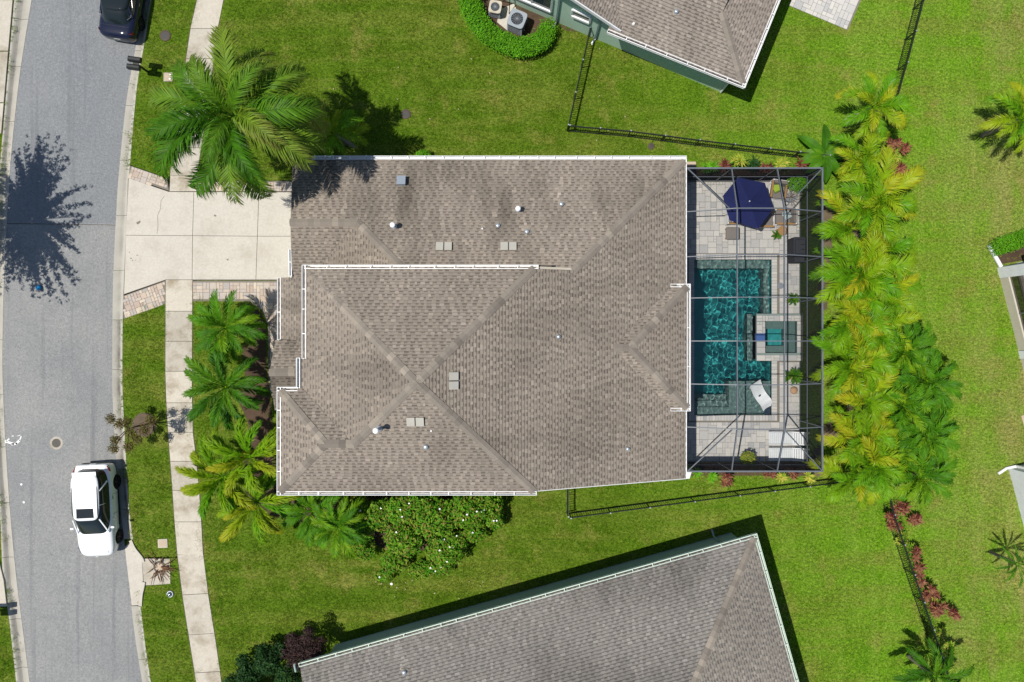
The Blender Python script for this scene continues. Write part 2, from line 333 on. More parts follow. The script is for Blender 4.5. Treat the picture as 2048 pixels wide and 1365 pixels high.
# road
g = G(); V = []; F = []
for i, y in enumerate(ys):
    a, b = roadL(y), roadR(y)
    for t in np.linspace(0, 1, 9):
        q = W(a + (b - a) * t, y); V.append((q.x, q.y, ZR + .05 * (1 - (2 * t - 1) ** 2)))
for i in range(len(ys) - 1):
    for j in range(8): k = i * 9 + j; F.append((k + 1, k, k + 9, k + 10))
g.add(V, F); road = g.o('road', 'asphalt', kind='structure')
# kerbs: gutter pan and rounded back, in cast lengths
def kerb(name, fin, fout, joints, skip=(), dirtf=lambda y: .3):
    r = empty(name, W((fin(680) + fout(680)) / 2, 680, 0), kind='structure')
    for a, b in zip(joints[:-1], joints[1:]):
        if any(a >= s0 and b <= s1 for s0, s1 in skip): continue
        V = []; F = []; D = []
        prof = [(-.005, ZR - .1, 0), (0, ZR + .012, .25), (.30, ZR - .004, .5), (.52, ZR - .012, 1), (.62, ZR + .02, 1.1), (.78, -.03, .5), (.86, -.004, .15), (.985, .004, .05), (1., -.06, 1)]
        yy = np.linspace(a + .35, b - .35, max(2, int((b - a) / 15)))
        for y in yy:
            for t, z, d in prof:
                q = W(fin(y) + (fout(y) - fin(y)) * t, y); V.append((q.x, q.y, z)); D.append(d * dirtf(y))
        n_ = len(prof)
        for i in range(len(yy) - 1):
            for j in range(n_ - 1):
                k = i * n_ + j; f = (k, k + n_, k + n_ + 1, k + 1)
                F.append(f if fout(680) > fin(680) else f[::-1])
        for e in (0, (len(yy) - 1) * n_): F.append(tuple(range(e, e + n_)))
        g = G(); g.add(V, F); o = g.o('kerb_segment', 'curb', r)
        at = o.data.attributes.new('dirt', 'FLOAT', 'POINT'); at.data.foreach_set('value', D)
    return r
jr = [-300, -200, -100, 0, 100, 210, 320, 431, 541, 640, 740, 840, 940, 1020, 1080, 1214, 1322, 1430, 1540, 1650]
kerb('kerb', roadR, curbR, jr, skip=[(1080, 1214)], dirtf=lambda y: 1.0 if 640 < y < 1010 else (.45 if y < 600 else .5))
jl = [-300, -170, -60, 37, 132, 242, 350, 460, 570, 680, 790, 895, 1007, 1116, 1240, 1337, 1440, 1550, 1650]
kerb('kerb', roadL, curbL, jl, dirtf=lambda y: .45)
# joint and cracks across the road
g = G()
for i in range(24):
    a, b = [roadL(447) + (roadR(447) - roadL(447)) * t for t in (i / 24, (i + 1) / 24)]
    p, q = W(a, 447 + i * .12), W(b, 447.1 + i * .12); zt = lambda x: ZR + .05 * (1 - (2 * (x - roadL(447)) / (roadR(447) - roadL(447)) - 1) ** 2) + .004
    p.z, q.z = zt(a), zt(b); g.beam(p, q, .03, .006)
g.o('pavement_joint', 'joint_dark' if 'joint_dark' in MAT else 'jointdark', road)
# verge, lawns
def seg(f, a, b, st=24, d=0.):
    n_ = max(2, int(abs(b - a) / st)); return [(f(y) + d, y) for y in np.linspace(a, b, n_)]
LAWNS = []
def lawn(name, P, holes=(), z=0., tufts=True):
    g = sheet(p2(P), z, [p2(h) for h in holes]); o = g.o(name, 'turf', kind='structure'); 
    if tufts: LAWNS.append(o)
    return o
lawn('verge', seg(curbR, -700, 330) + [(334, 356), (340.5, 352)] + seg(walkL, 350, -700))
lawn('verge', [(247, 638), (331, 607)] + seg(walkL, 612, 1116) + [(356, 1116), (340, 1118), (341, 1168), (288, 1172)] + [(281, 1212)] + seg(curbR, 1216, 2100) + seg(walkL, 2100, 1116, d=-1)[:-1] + [(355, 1117), (339, 1117), (284, 1117)] + seg(curbR, 1075, 640)[0:] if False else
     [(247, 638), (331, 607)] + seg(walkL, 612, 1112) + [(284, 1114), (270, 1098)] + seg(curbR, 1070, 650))
lawn('verge', [(341, 1117), (355.5, 1116)] + seg(walkL, 1125, 2100) + seg(curbR, 2100, 1214) + [(288, 1172), (341, 1168)])
main_outer = seg(walkR, -700, 362) + [(640, 362), (640, 800), (547, 800), (541, 790), (536, 745), (536, 650), (525, 622), (500, 603), (385, 603)] + seg(walkR, 620, 2100) + [(3300, 2100), (3300, -700)]
ns = lambda t, b: W2(*(0, 0)) 
def topx(v): return (v[0] * FOC / CAM_H + 1024, 682.5 - v[1] * FOC / CAM_H)
NEP = [NEW0 - NEa * 9, NEW1, NEW1 + NEb * 14, NEW0 - NEa * 9 + NEb * 14]; NEH = [topx(v) for v in NEP]
SP = [SB + Sa * .45 + Sb * .45, SA + Sb * .45 - Sa * .45, SA + Sb * 12 - Sa * .45, SB + Sa * .45 + Sb * 12]; SH = [topx(v) for v in SP]
CAGEN = [(1380, 338), (1630, 338), (1630, 360), (1380, 360)]; CAGES = [(1380, 926), (1630, 926), (1630, 952), (1380, 952)]
PATIO = [(1580, -14), (1607, -12), (1695, 62), (1760, -60), (1600, -120)]
PATIO = [topx(v) for v in [NEW1 + NEb * 4.55, NEW1 + NEa * 4.35 + NEb * 4.55, NEW1 + NEa * 4.35 + NEb * 10, NEW1 + NEb * 10]]
PATIO = [(1578, 12), (1695, 61), (1760, -84), (1643, -133)]
E1P = [(1998, 532), (2200, 500), (2300, 900), (2052, 745)]; E2P = [(2016, 936), (2200, 890), (2260, 1200), (2052, 1070)]
EB = [(1982, 488), (2048, 462), (2180, 440), (2180, 498), (2000, 529)]
lawn('lawn', main_outer, [HOUSE, BED, [q for q in HEDGE], SH, CAGEN, CAGES, [(1578, 12), (1695, 61), (1760, -84), (1643, -133)], E1P, E2P, EB])
for nm, P, m in (('planting_bed', BED, 'mulch'), ('planting_bed', HEDGE, 'mulch'), ('planting_bed', CAGEN, 'mulch'), ('planting_bed', CAGES, 'mulch'), ('planting_bed', EB, 'mulch')):
    sheet(p2(P), -.005).o(nm, m, kind='structure')
sheet(p2(main_outer[-2:] and [(-2500, 2100), (-2500, -700)] + seg(curbL, -700, 2100)), 0).o('lawn', 'turf', kind='structure'); LAWNS.append(bpy.data.objects['lawn.001'])
bpy.data.objects['lawn.001'].name = 'far_verge'
fs = empty('far_driveway', W(-60, 120), kind='structure')
for y0, y1 in ((-310, -210), (-208, -105), (-103, 0), (2, 103), (105, 206), (208, 268)):
    G().prism(p2([(-200, y0)] + [(curbL(y0) - 1, y0), (curbL(y1) - 1, y1)] + [(-200, y1)]), -.1, .075).o('slab', 'walk', fs)
G().prism(p2([(-70, 1120), (-1, 1120), (9, 1160), (15, 1212), (-60, 1216)]), -.1, .075).o('slab', 'walk', fs)
# soil patches among the palms behind the cage
def blob(name, m, px, py, rx, ry, z, n_=26, seed=1, **k):
    r_ = random.Random(seed); P = []
    for i in range(n_):
        a = 2 * math.pi * i / n_; s = 1 + .25 * (r_.random() - .5); P.append(W2(px + rx * s * math.cos(a), py + ry * s * math.sin(a)))
    return sheet(P, z).o(name, m, **k)
soil = [blob('bare_soil', 'soil', x, y, rx, ry, .045, seed=i, kind='structure') for i, (x, y, rx, ry) in enumerate([(1652, 425, 14, 30), (1655, 500, 10, 26), (1646, 590, 12, 30), (1660, 870, 16, 24), (1700, 560, 20, 40), (1720, 420, 18, 60), (1715, 800, 22, 60), (1635, 925, 12, 30)])]
# sidewalk
sw = empty('sidewalk', W(358, 700), kind='structure')
sj = [-240, -180, -120, -62, -2, 58, 118, 178, 238, 296, 352]
sj2 = [560, 623, 683, 743, 806, 865, 923, 981, 1044, 1110, 1190, 1270, 1346, 1425, 1500, 1580, 1660]
def slab(y0, y1, par, x0f=walkL, x1f=walkR, tilt=0.):
    a = 1.0; P = [(x0f(y0) + .4, y0 + .5), (x1f(y0) - .4, y0 + .5 - tilt), (x1f(y1) - .4, y1 - .5 - tilt), (x0f(y1) + .4, y1 - .5)]
    return G().prism(p2(P), -.09, .022 + random.uniform(-.006, .006)).o('slab', 'walk', par)
for L in (sj, sj2):
    for a, b in zip(L[:-1], L[1:]): slab(a, b, sw, tilt=3 if a > 1050 else 0)
# dark soil line along the walk joints
for a, b in ((-240, 352), (560, 1660)):
    sheet(p2(seg(walkL, a, b, d=-1.3) + seg(walkR, b, a, d=1.2)), .003).o('joint_bed', 'jointdark', sw)
# driveway
dw = empty('driveway', W(420, 472), kind='structure')
DX = [338.5, 388, 515, 640]; 
g = sheet(p2([(256, 357), (338, 383), (640, 383), (640, 561), (333, 561), (247, 590)]), .002); g.o('joint_bed', 'jointdark', dw)
def dslab(P, m='drive'):
    c = Vector((sum(p[0] for p in P) / len(P), sum(p[1] for p in P) / len(P)))
    Q = [(p[0] + (.45 if p[0] < c.x else -.45), p[1] + (.45 if p[1] < c.y else -.45)) for p in P]
    return G().prism(p2(Q), -.1, .02).o('slab', m, dw)
dslab([(258, 357), (338, 384), (388, 384.5), (385.5, 472), (252, 471)]); dslab([(252, 471), (385.5, 472), (384.5, 560), (332, 560), (248, 589)])
dslab([(388, 384.5), (518, 384.5), (515, 473), (385.5, 472)]); dslab([(385.5, 472), (515, 473), (512, 560), (384.5, 560)])
dslab([(518, 384.5), (640, 385), (640, 473), (515, 473)]); dslab([(515, 473), (640, 473), (640, 560), (512, 560)])
G().prism(p2([(341, 352), (394.5, 352), (393, 383), (339.5, 383)]), -.09, .02).o('slab', 'walk', sw)
G().prism(p2([(333, 562), (384.5, 562), (384.5, 568), (333, 568)]), -.09, .02).add([], [])
# crack
g = G(); P = [(329, 392), (322, 402), (321, 418), (315, 432), (316, 452), (314, 468)]
for a, b in zip(P[:-1], P[1:]): g.beam(W(*a, .0215), W(*b, .0215), .02, .003)
g.o('crack', 'joint', dw)
# brick pavers: random rectangles in running courses inside a polygon
def inside(P, x, y):
    r = False; j = len(P) - 1
    for i in range(len(P)):
        if (P[i][1] > y) != (P[j][1] > y) and x < (P[j][0] - P[i][0]) * (y - P[i][1]) / (P[j][1] - P[i][1]) + P[i][0]: r = not r
        j = i
    return r
PM = {}
def pavers(par, poly, m, mod, z, ang=0., h=.06, budget=[0], gap=.012, limit=300, holes=(), sizes=None, near=None):
    """lay pavers (world polygon) on a grid of module mod: 1x1, 2x1, 1x2 and 2x2 stones"""
    ca, sa = math.cos(ang), math.sin(ang); c0 = Vector(poly[0])
    loc = lambda x, y: ((x - c0.x) * ca + (y - c0.y) * sa, -(x - c0.x) * sa + (y - c0.y) * ca)
    wor = lambda u, v: (c0.x + u * ca - v * sa, c0.y + u * sa + v * ca)
    L = [loc(*p) for p in poly]; HL = [[loc(*p) for p in h_] for h_ in holes]
    u0, u1 = min(p[0] for p in L), max(p[0] for p in L); v0, v1 = min(p[1] for p in L), max(p[1] for p in L)
    nu, nv = int((u1 - u0) / mod) + 2, int((v1 - v0) / mod) + 2; used = np.zeros((nv, nu), bool); out = []
    ok = lambda u, v: inside(L, u, v) and not any(inside(h_, u, v) for h_ in HL)
    for j in range(nv):
        for i in range(nu):
            if used[j, i]: continue
            for a, b in random.choices(sizes or [(2, 1), (1, 1), (1, 2), (2, 2)], k=6) + [(1, 1)]:
                if i + a > nu or j + b > nv or used[j:j + b, i:i + a].any(): continue
                U, Vv = u0 + i * mod, v0 + j * mod
                cs = [(U + .02, Vv + .02), (U + a * mod - .02, Vv + .02), (U + .02, Vv + b * mod - .02), (U + a * mod - .02, Vv + b * mod - .02)]
                if all(ok(*c) for c in cs): used[j:j + b, i:i + a] = True; out.append((U + a * mod / 2, Vv + b * mod / 2, a, b)); break
    # clipped edge pieces
    if near: out.sort(key=lambda q: (Vector(wor(q[0], q[1])) - near).length)
    pr = Vector(par.location); rest = G()
    for k, (u, v, a, b) in enumerate(out):
        x, y = wor(u, v); dz = random.uniform(-.004, .004)
        if k < limit:
            key = (a, b, mod, m)
            if key not in PM:
                sx, sy = (a * mod - gap) / 2, (b * mod - gap) / 2; q = .008; g = G()
                g.add([(sx * i_, sy * j_, -h) for i_, j_ in ((-1, -1), (1, -1), (1, 1), (-1, 1))] + [(sx * i_, sy * j_, -q) for i_, j_ in ((-1, -1), (1, -1), (1, 1), (-1, 1))] + [((sx - q) * i_, (sy - q) * j_, 0) for i_, j_ in ((-1, -1), (1, -1), (1, 1), (-1, 1))],
                      [(8, 9, 10, 11)] + [(k_, (k_ + 1) % 4, (k_ + 1) % 4 + 4, k_ + 4) for k_ in range(4)] + [(k_ + 4, (k_ + 1) % 4 + 4, (k_ + 1) % 4 + 8, k_ + 8) for k_ in range(4)])
                PM[key] = mesh('paver', g.V, g.F, m)
            inst('paver', PM[key], par, (x - pr.x, y - pr.y, z + dz - pr.z), (0, 0, ang))
        else: rest.box((x, y, z + dz - h / 2), (a * mod - gap, b * mod - gap, h), ang)
    if rest.V:
        mm = MAT[m + '_rest'] if m + '_rest' in MAT else MAT[m]; o = rest.o('paver_field', mm, par, kind='stuff')
    return out
MAT['deckpav_rest'] = m_pal('travertine_paver_field', [(0, (.51, .495, .46)), (.2, (.43, .425, .415)), (.45, (.55, .53, .49)), (.7, (.48, .465, .44)), (.85, (.36, .365, .365)), (1, (.56, .545, .51))], rand_src='isl')
MAT['brickpav_rest'] = MAT['brickpav']
bp = empty('paver_apron', W(300, 345, 0), kind='structure')
P = [(261, 332), (334, 357), (338, 383), (258, 356)]; G().prism(p2([(261, 332), (334, 357), (338, 382), (258, 355)]), -.1, .012).o('joint_bed', 'joint', bp)
a_ = math.atan2(-(25), 73); pavers(bp, p2([(259, 330), (334, 355), (340, 384), (257, 357)]), 'brickpav', .155, .022, a_)
P = [(396, 362.5), (640, 362.5), (640, 383), (395, 383)]; G().prism(p2(P), -.1, .006).o('joint_bed', 'joint', bp); pavers(bp, p2(P), 'brickpav', .155, .022, 0)
bp = empty('paver_apron', W(290, 600, 0), kind='structure')
P = [(247, 592), (331, 562), (331, 607), (247, 638)]; G().prism(p2(P), -.1, .006).o('joint_bed', 'joint', bp); pavers(bp, p2([(246, 639), (331, 608), (331, 560), (246, 591)]), 'brickpav', .155, .022, math.atan2(30, 84))
bp = empty('paver_path', W(470, 580, 0), kind='structure')
P = [(386, 562), (640, 562), (640, 800), (548, 800), (541, 790), (536, 745), (536, 650), (525, 622), (500, 603), (386, 603)]
G().prism(p2(P), -.1, .006).o('joint_bed', 'joint', bp); pavers(bp, p2(P), 'brickpav', .17, .022, 0, near=W(480, 600).xy)
g = G()
for x, y, r_ in ((277, 446, .10), (262, 516, .05), (266, 520, .035), (274, 510, .03), (259, 506, .04), (271, 521, .03), (430, 430, .06), (455, 520, .05)):
    for q_ in range(3): g.lathe([(r_ * random.uniform(.3, .8), 0), (r_ * .2, .001)], W(x + random.uniform(-2, 2), y + random.uniform(-2, 2), .021), 7)
g.o('oil_spot', 'joint', dw)
# storm inlet slab with its rounded throat, south on the kerb
si = empty('storm_inlet', W(312, 1143, 0), label='concrete storm drain inlet slab with a round lid under dead palm debris beside the kerb', category='drain inlet')
G().prism(p2([(284.5, 1117.5), (340, 1118), (341, 1168), (288.5, 1171)]), -.12, .02).o('slab', 'walk', si)
G().prism(p2([(247.5, 1096), (262, 1081), (270, 1098), (284, 1117), (289, 1171), (281, 1212), (261, 1213)]), -.3, ZR + .02).o('apron', 'drive', si)
P = smooth_line([W(262, 1081, -.02), W(270, 1098, .01), (W(284, 1116, .02)), W(287, 1124, .02)], 5); g = G()
for a, b in zip(P[:-1], P[1:]): g.beam(a, b, .15, .14)
g.o('kerb_horn', 'drive', si)
P = smooth_line([W(288, 1164, .02), W(286, 1176, .02), W(283, 1190, .01), W(281.5, 1212, -.02)], 5); g = G()
for a, b in zip(P[:-1], P[1:]): g.beam(a, b, .17, .14)
g.o('kerb_horn', 'drive', si)
G().box(W(287.5, 1143, -.05), (.06, 1.1, .12), R(3)).o('opening', 'jointdark', si)
c = W(319, 1134, .02); G().lathe([(.3, 0), (.3, .025), (.27, .03)], c, 24).o('lid', 'darkmetal', si)
G().lathe([(.2, .0), (.2, .036), (.15, .04)], c, 20).o('lid_centre', 'stonebox', si)
g = G(); rd = random.Random(4)
for i in range(34):
    a = rd.uniform(0, 6.28) if i < 18 else rd.uniform(-2.2, .3); r0 = rd.uniform(.1, .4); L_ = rd.uniform(.25, .75)
    p = c + Vector((math.cos(a) * r0, math.sin(a) * r0, .05 + rd.random() * .08)); q = p + Vector((math.cos(a + rd.uniform(-.6, .6)) * L_, math.sin(a + rd.uniform(-.6, .6)) * L_, rd.uniform(-.03, .05)))
    g.tube([p, (p + q) / 2 + Vector((rd.uniform(-.06, .06), rd.uniform(-.06, .06), .03)), q], [.022, .02, .006], 5)
tag(g.o('palm_debris', 'debris'), 'brown dead palm fronds heaped on the storm drain lid', 'debris', kind=None)
# white marks on the road
g = G()
for (x, y, L_, wd, a) in [(13, 881, .22, .07, .7), (19, 887, .35, .11, -.3), (26, 889, .3, .1, .15), (33, 885, .28, .11, .75), (38, 878, .25, .06, 1.2), (23, 873, .12, .04, 0), (35, 872, .14, .03, .4), (9, 884, .16, .1, 2)]:
    g.box(W(x, y, 0) + Vector((0, 0, ZR + .024)), (L_, wd, .003), a)
g.o('paint_marking', 'paint', road)
for x, y, r_ in ((40, 970, .06), (45, 1006, .06)): G().lathe([(r_, 0), (r_ * .9, .006)], W(x, y, 0) + Vector((0, 0, ZR + .022)), 10).o('paint_dot', 'paint', road)
for x, y, r_, lab in ((111, 887, .33, 'round cast manhole cover ringed by pale concrete in the road'),):
    t = empty('manhole', W(x, y, 0) + Vector((0, 0, ZR + .04)), label=lab, category='manhole'); c = Vector(t.location)
    G().lathe([(r_, 0), (r_, .012), (r_ - .02, .014)], c, 28).o('ring', 'walk', t)
    g = G().lathe([(r_ * .68, .004), (r_ * .68, .02), (r_ * .6, .022)], c, 24); g.o('cover', 'darkmetal', t)
    g = G()
    for i in range(5): g.box(c + Vector((-(i - 2) * .07 * math.sin(.5), (i - 2) * .07 * math.cos(.5), .022)), (.26 - .04 * abs(i - 2), .018, .006), .5)
    g.o('cover_rib', 'coverrim', t)
def lid(name, lab, cat, x, y, r_, m='darkmetal', sq=None, rz=0., z=0.):
    t = empty(name, W(x, y, z), label=lab, category=cat); c = Vector(t.location)
    if sq:
        G().box(c + Vector((0, 0, .02)), (sq[0], sq[1], .05), rz).o('frame', 'walk', t); G().box(c + Vector((0, 0, .03)), (sq[0] - .1, sq[1] - .1, .05), rz).o('lid', m, t)
    else:
        G().lathe([(r_, 0), (r_, .03), (r_ - .04, .035)], c, 20).o('rim', 'coverrim' if m == 'darkmetal' else 'walk', t); G().lathe([(r_ - .05, .0), (r_ - .05, .04), (r_ - .08, .045)], c, 18).o('cover', m, t)
    return t
lid('utility_cover', 'round brown utility cover in the verge near the navy sedan', 'cover', 331, 72, .28)
u = lid('meter_box', 'pinkish square meter box with two white knobs beside the mailbox shadow', 'meter box', 337, 155, 0, 'stonebox', (.46, .44))
for dx, dy in ((4, -4), (3, 3)): G().lathe([(.05, 0), (.05, .03)], W(337 + dx, 155 + dy, .05), 10).o('knob', 'pvc', u)
lid('meter_box', 'square meter box with a grey lid in the verge above the storm drain', 'meter box', 326, 1087, 0, 'stonebox', (.48, .44), .05)
lid('drain_cover', 'round dark drain cover in the lawn right of the palm shadow', 'cover', 812, 229, .25)
lid('drain_cover', 'small round drain cover between the middle fence and the cage garden', 'cover', 1302, 293, .17)
t = empty('path_light', W(341, 1188), label='round clear glass-domed verge light south of the storm drain', category='light'); c = Vector(t.location)
G().lathe([(.17, 0), (.18, .04), (.15, .08)], c, 16).o('base', 'lead', t); G().lathe([(.14, .08), (.12, .13), (.07, .17), (.02, .19)], c, 16).o('dome', 'chrome', t, True)
t = G().lathe([(.02, 0), (.10, .04), (.13, .12), (.10, .2), (.02, .24)], W(78, 576, 0) + Vector((0, 0, ZR + .04)), 16).o('ball', 'blueball', smooth=True, label='small bright blue ball lying on the road at the tip of the tree shadow', category='ball')
# patio of the north-east house
pt = empty('patio', W(1660, 0), kind='structure'); P = [(1578, 12), (1695, 61), (1760, -84), (1643, -133)]
G().prism(p2(P), -.1, .02).o('joint_bed', 'joint', pt); pavers(pt, p2(P), 'deckpav', .21, .045, math.atan2(-49, 117), near=W(1650, 20).xy)
# ================================================================== HOUSES
K = .4; E1 = 2.7; E2 = 5.56
def patchy(x, y, s, seed):
    from mathutils import noise
    return noise.noise(Vector((x * s + seed, y * s - seed, seed * .37)))
STREAKS = []                                # pale washed streaks below vents: (x, y, length along down-slope, down dir, width)
def shingle_plane(parent, poly, O, up, z0, k, seed=0, tone=(.222, .192, .160), dark=(.092, .078, .066), stain=.25, name='roof_plane', limit_rows=None):
    """one slope of a shingled roof: a sheathing slab and its courses of laminated tabs"""
    up = Vector(up).normalized(); O = Vector(O); u = Vector((up.y, -up.x)); rd = np.random.default_rng(seed + 11)
    zf = lambda x, y: z0 + k * ((x - O.x) * up.x + (y - O.y) * up.y)
    g = G(); n_ = len(poly); V = [(x, y, zf(x, y) - .14) for x, y in poly] + [(x, y, zf(x, y)) for x, y in poly]
    a = sum(poly[i][0] * poly[(i + 1) % n_][1] - poly[(i + 1) % n_][0] * poly[i][1] for i in range(n_))
    idx = list(range(n_)) if a > 0 else list(range(n_))[::-1]
    F = [tuple(i + n_ for i in idx), tuple(idx[::-1])] + [(idx[j], idx[(j + 1) % n_], idx[(j + 1) % n_] + n_, idx[j] + n_) for j in range(n_)]
    g.add(V, F); slab_ = g.o(name, 'under', parent)
    L = [((x - O.x) * u.x + (y - O.y) * u.y, (x - O.x) * up.x + (y - O.y) * up.y) for x, y in poly]
    v0, v1 = min(p[1] for p in L), max(p[1] for p in L); e = .134
    def cuts(v):
        xs = []
        for i in range(n_):
            (ax, av), (bx, bv) = L[i], L[(i + 1) % n_]
            if (av > v) != (bv > v): xs.append(ax + (v - av) / (bv - av) * (bx - ax))
        return sorted(xs)
    VV = []; FF = []; CC = []
    v = v0; row = 0
    while v < v1 - .02:
        vb, vt = v, min(v + e, v1); cb, ct = cuts(vb + .002), cuts(vt - .002)
        if len(cb) != len(ct): cb = ct = cuts((vb + vt) / 2)
        for j in range(0, len(cb) - 1, 2):
            lo, hi = min(cb[j], ct[j]), max(cb[j + 1], ct[j + 1]); x = lo - rd.uniform(0, 1.5); proud = rd.random() < .5
            while x < hi:
                wd = rd.uniform(.09, .24) if proud else rd.uniform(.10, .22); x2 = x + wd; vm = vb + .05
                cl = lambda xx, t: max(min(xx, cb[j + 1] + (ct[j + 1] - cb[j + 1]) * t), cb[j] + (ct[j] - cb[j]) * t)
                if max(cl(x2, 0) - cl(x, 0), cl(x2, 1) - cl(x, 1)) > .004:
                    hz = .026 if proud else .016; tm = (vm - vb) / (vt - vb) if vt > vm else 1.
                    cx, cy = O.x + u.x * x + up.x * vb, O.y + u.y * x + up.y * vb
                    big = patchy(cx, cy, .35, seed + 3) + .6 * patchy(cx * (1 if abs(up.x) > .5 else 3), cy * (3 if abs(up.x) > .5 else 1), .5, seed + 9)
                    t = rd.random(); f_ = (1 - stain * max(0, big + .1)) * (1 + .10 * max(0, -big)); ln = math.hypot(cx - O.x, cy - O.y)
                    for sx, sy, sl_, dx, dy, sw_ in STREAKS:
                        al = (cx - sx) * dx + (cy - sy) * dy; ac = abs((cx - sx) * dy - (cy - sy) * dx)
                        if 0 < al < sl_ and ac < sw_ * (1 + .3 * al): f_ *= 1 + .42 * (1 - al / sl_)
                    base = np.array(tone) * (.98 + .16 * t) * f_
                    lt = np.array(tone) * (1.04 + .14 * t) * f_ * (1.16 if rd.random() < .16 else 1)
                    segs = ([(0., .84, lt), (.84, 1., lt * .68)] if vt - vb > .1 else [(0., 1., lt)]) if proud else ([(0., tm, np.array(dark) * (1.2 + .5 * t) * f_ if rd.random() < .82 else base * .86), (tm, .84, base * .97), (.84, 1., base * .66)] if tm < .8 else [(0, 1, base * .8)])  # upper strip darkened in the tone: painted shadow line under the next butt
                    for q0, q1, c in segs:
                        k0 = len(VV); first = q0 == 0.
                        for uu, tt, dz in ((cl(x, q0), q0, hz), (cl(x2, q0), q0, hz), (cl(x2, q1), q1, hz), (cl(x, q1), q1, hz)):
                            vv_ = vb + (vt - vb) * tt; wx, wy = O.x + u.x * uu + up.x * vv_, O.y + u.y * uu + up.y * vv_; VV.append((wx, wy, zf(wx, wy) + dz * (1 - tt) + .003))
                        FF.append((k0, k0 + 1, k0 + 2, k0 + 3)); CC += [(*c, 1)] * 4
                        if first:
                            for uu in (cl(x, 0), cl(x2, 0)):
                                wx, wy = O.x + u.x * uu + up.x * vb, O.y + u.y * uu + up.y * vb; VV.append((wx, wy, zf(wx, wy) - .01))
                            FF.append((k0 + 4, k0 + 5, k0 + 1, k0)); CC += [(*(c * .6), 1)] * 4
                x = x2; proud = not proud
        v += e; row += 1
    if VV:
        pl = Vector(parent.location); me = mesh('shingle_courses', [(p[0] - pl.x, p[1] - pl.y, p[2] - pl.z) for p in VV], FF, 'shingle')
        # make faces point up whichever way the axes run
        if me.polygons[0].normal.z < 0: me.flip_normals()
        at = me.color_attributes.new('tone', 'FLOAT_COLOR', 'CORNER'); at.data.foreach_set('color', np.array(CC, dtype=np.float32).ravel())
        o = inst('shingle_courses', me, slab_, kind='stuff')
    return zf
CAPM = {}
def ridge_caps(parent, p, q, st=.27, wd=.34, drop=.4 * .707):
    p, q = Vector(p), Vector(q); d = q - p; n_ = max(1, int(d.length / st)); flat = Vector((d.x, d.y, 0)).normalized()
    rot = d.to_track_quat('X', 'Z').to_euler(); key = round(drop, 2)
    if key not in CAPM:
        h = wd / 2; dz = -h * drop; g = G(); a = .18; t = .02
        g.add([(-a, -h, dz + .004), (-a, 0, .012), (-a, h, dz + .004), (a, -h, dz + .004), (a, 0, .0), (a, h, dz + .004),
               (-a, -h, dz + t + .012), (-a, 0, .04), (-a, h, dz + t + .012), (a, -h, dz + t), (a, 0, t + .008), (a, h, dz + t)],
              [(6, 9, 10, 7), (7, 10, 11, 8), (0, 1, 7, 6), (1, 2, 8, 7), (0, 6, 9, 3), (2, 5, 11, 8), (3, 9, 10, 4), (4, 10, 11, 5)]); CAPM[key] = mesh('ridge_shingle', g.V, g.F, 'cap')
        CAPM[key].flip_normals() if CAPM[key].polygons[0].normal.z < 0 else None
    for i in range(n_):
        c = p + d * ((i + .5) / n_) - Vector(parent.location)
        inst('ridge_shingle', CAPM[key], parent, (c.x, c.y, c.z + .004), rot)
STRM = {}
def gutter(parent, p, q, out, wd=.165, strap=.87, m='white', ends=True):
    """open trough along an eave: p,q = outer top edge, out = unit vector away from the roof"""
    p, q = Vector(p), Vector(q); out = Vector((out[0], out[1], 0)).normalized(); g = G(); up = Vector((0, 0, 1)); t = .018
    g.beam(p - out * .012, q - out * .012, .024, .11); g.beam(p - out * (wd - .01), q - out * (wd - .01), .03, .13)
    g.beam(p - out * wd / 2 - up * .10, q - out * wd / 2 - up * .10, wd, .016)
    d = (q - p).normalized()
    for e in (p + d * .01, q - d * .01): g.beam(e - up * .03, e - out * wd - up * .03, .02, .13)
    o = g.o('gutter', m, parent); n_ = max(1, int((q - p).length / strap)); g = G()
    key = (round(out.x, 3), round(out.y, 3), m)
    if key not in STRM: h = G(); h.beam(Vector((0, 0, 0)), -out * wd, .035, .012); STRM[key] = mesh('strap', h.V, h.F, m)
    for i in range(1, n_): c = p + (q - p) * ((i + random.uniform(-.12, .12)) / n_) + up * .045 - Vector(parent.location); inst('strap', STRM[key], o, tuple(c))
    return o
def on(px, py, zf):
    z = 3.
    for _ in range(20): v = W(px, py, z); z = zf(v.x, v.y)
    return W(px, py, z)
def wall_quad(g, a, b, z0, za, zb, th=.12):
    a, b = Vector(a), Vector(b); d = (b - a).normalized(); n_ = Vector((-d.y, d.x)) * th
    V = [(*a, z0), (*b, z0), (*b, zb), (*a, za)]; V += [(v[0] + n_.x, v[1] + n_.y, v[2]) for v in V]
    g.add(V, [(0, 1, 2, 3), (7, 6, 5, 4), (0, 4, 5, 1), (1, 5, 6, 2), (2, 6, 7, 3), (3, 7, 4, 0)]); return g
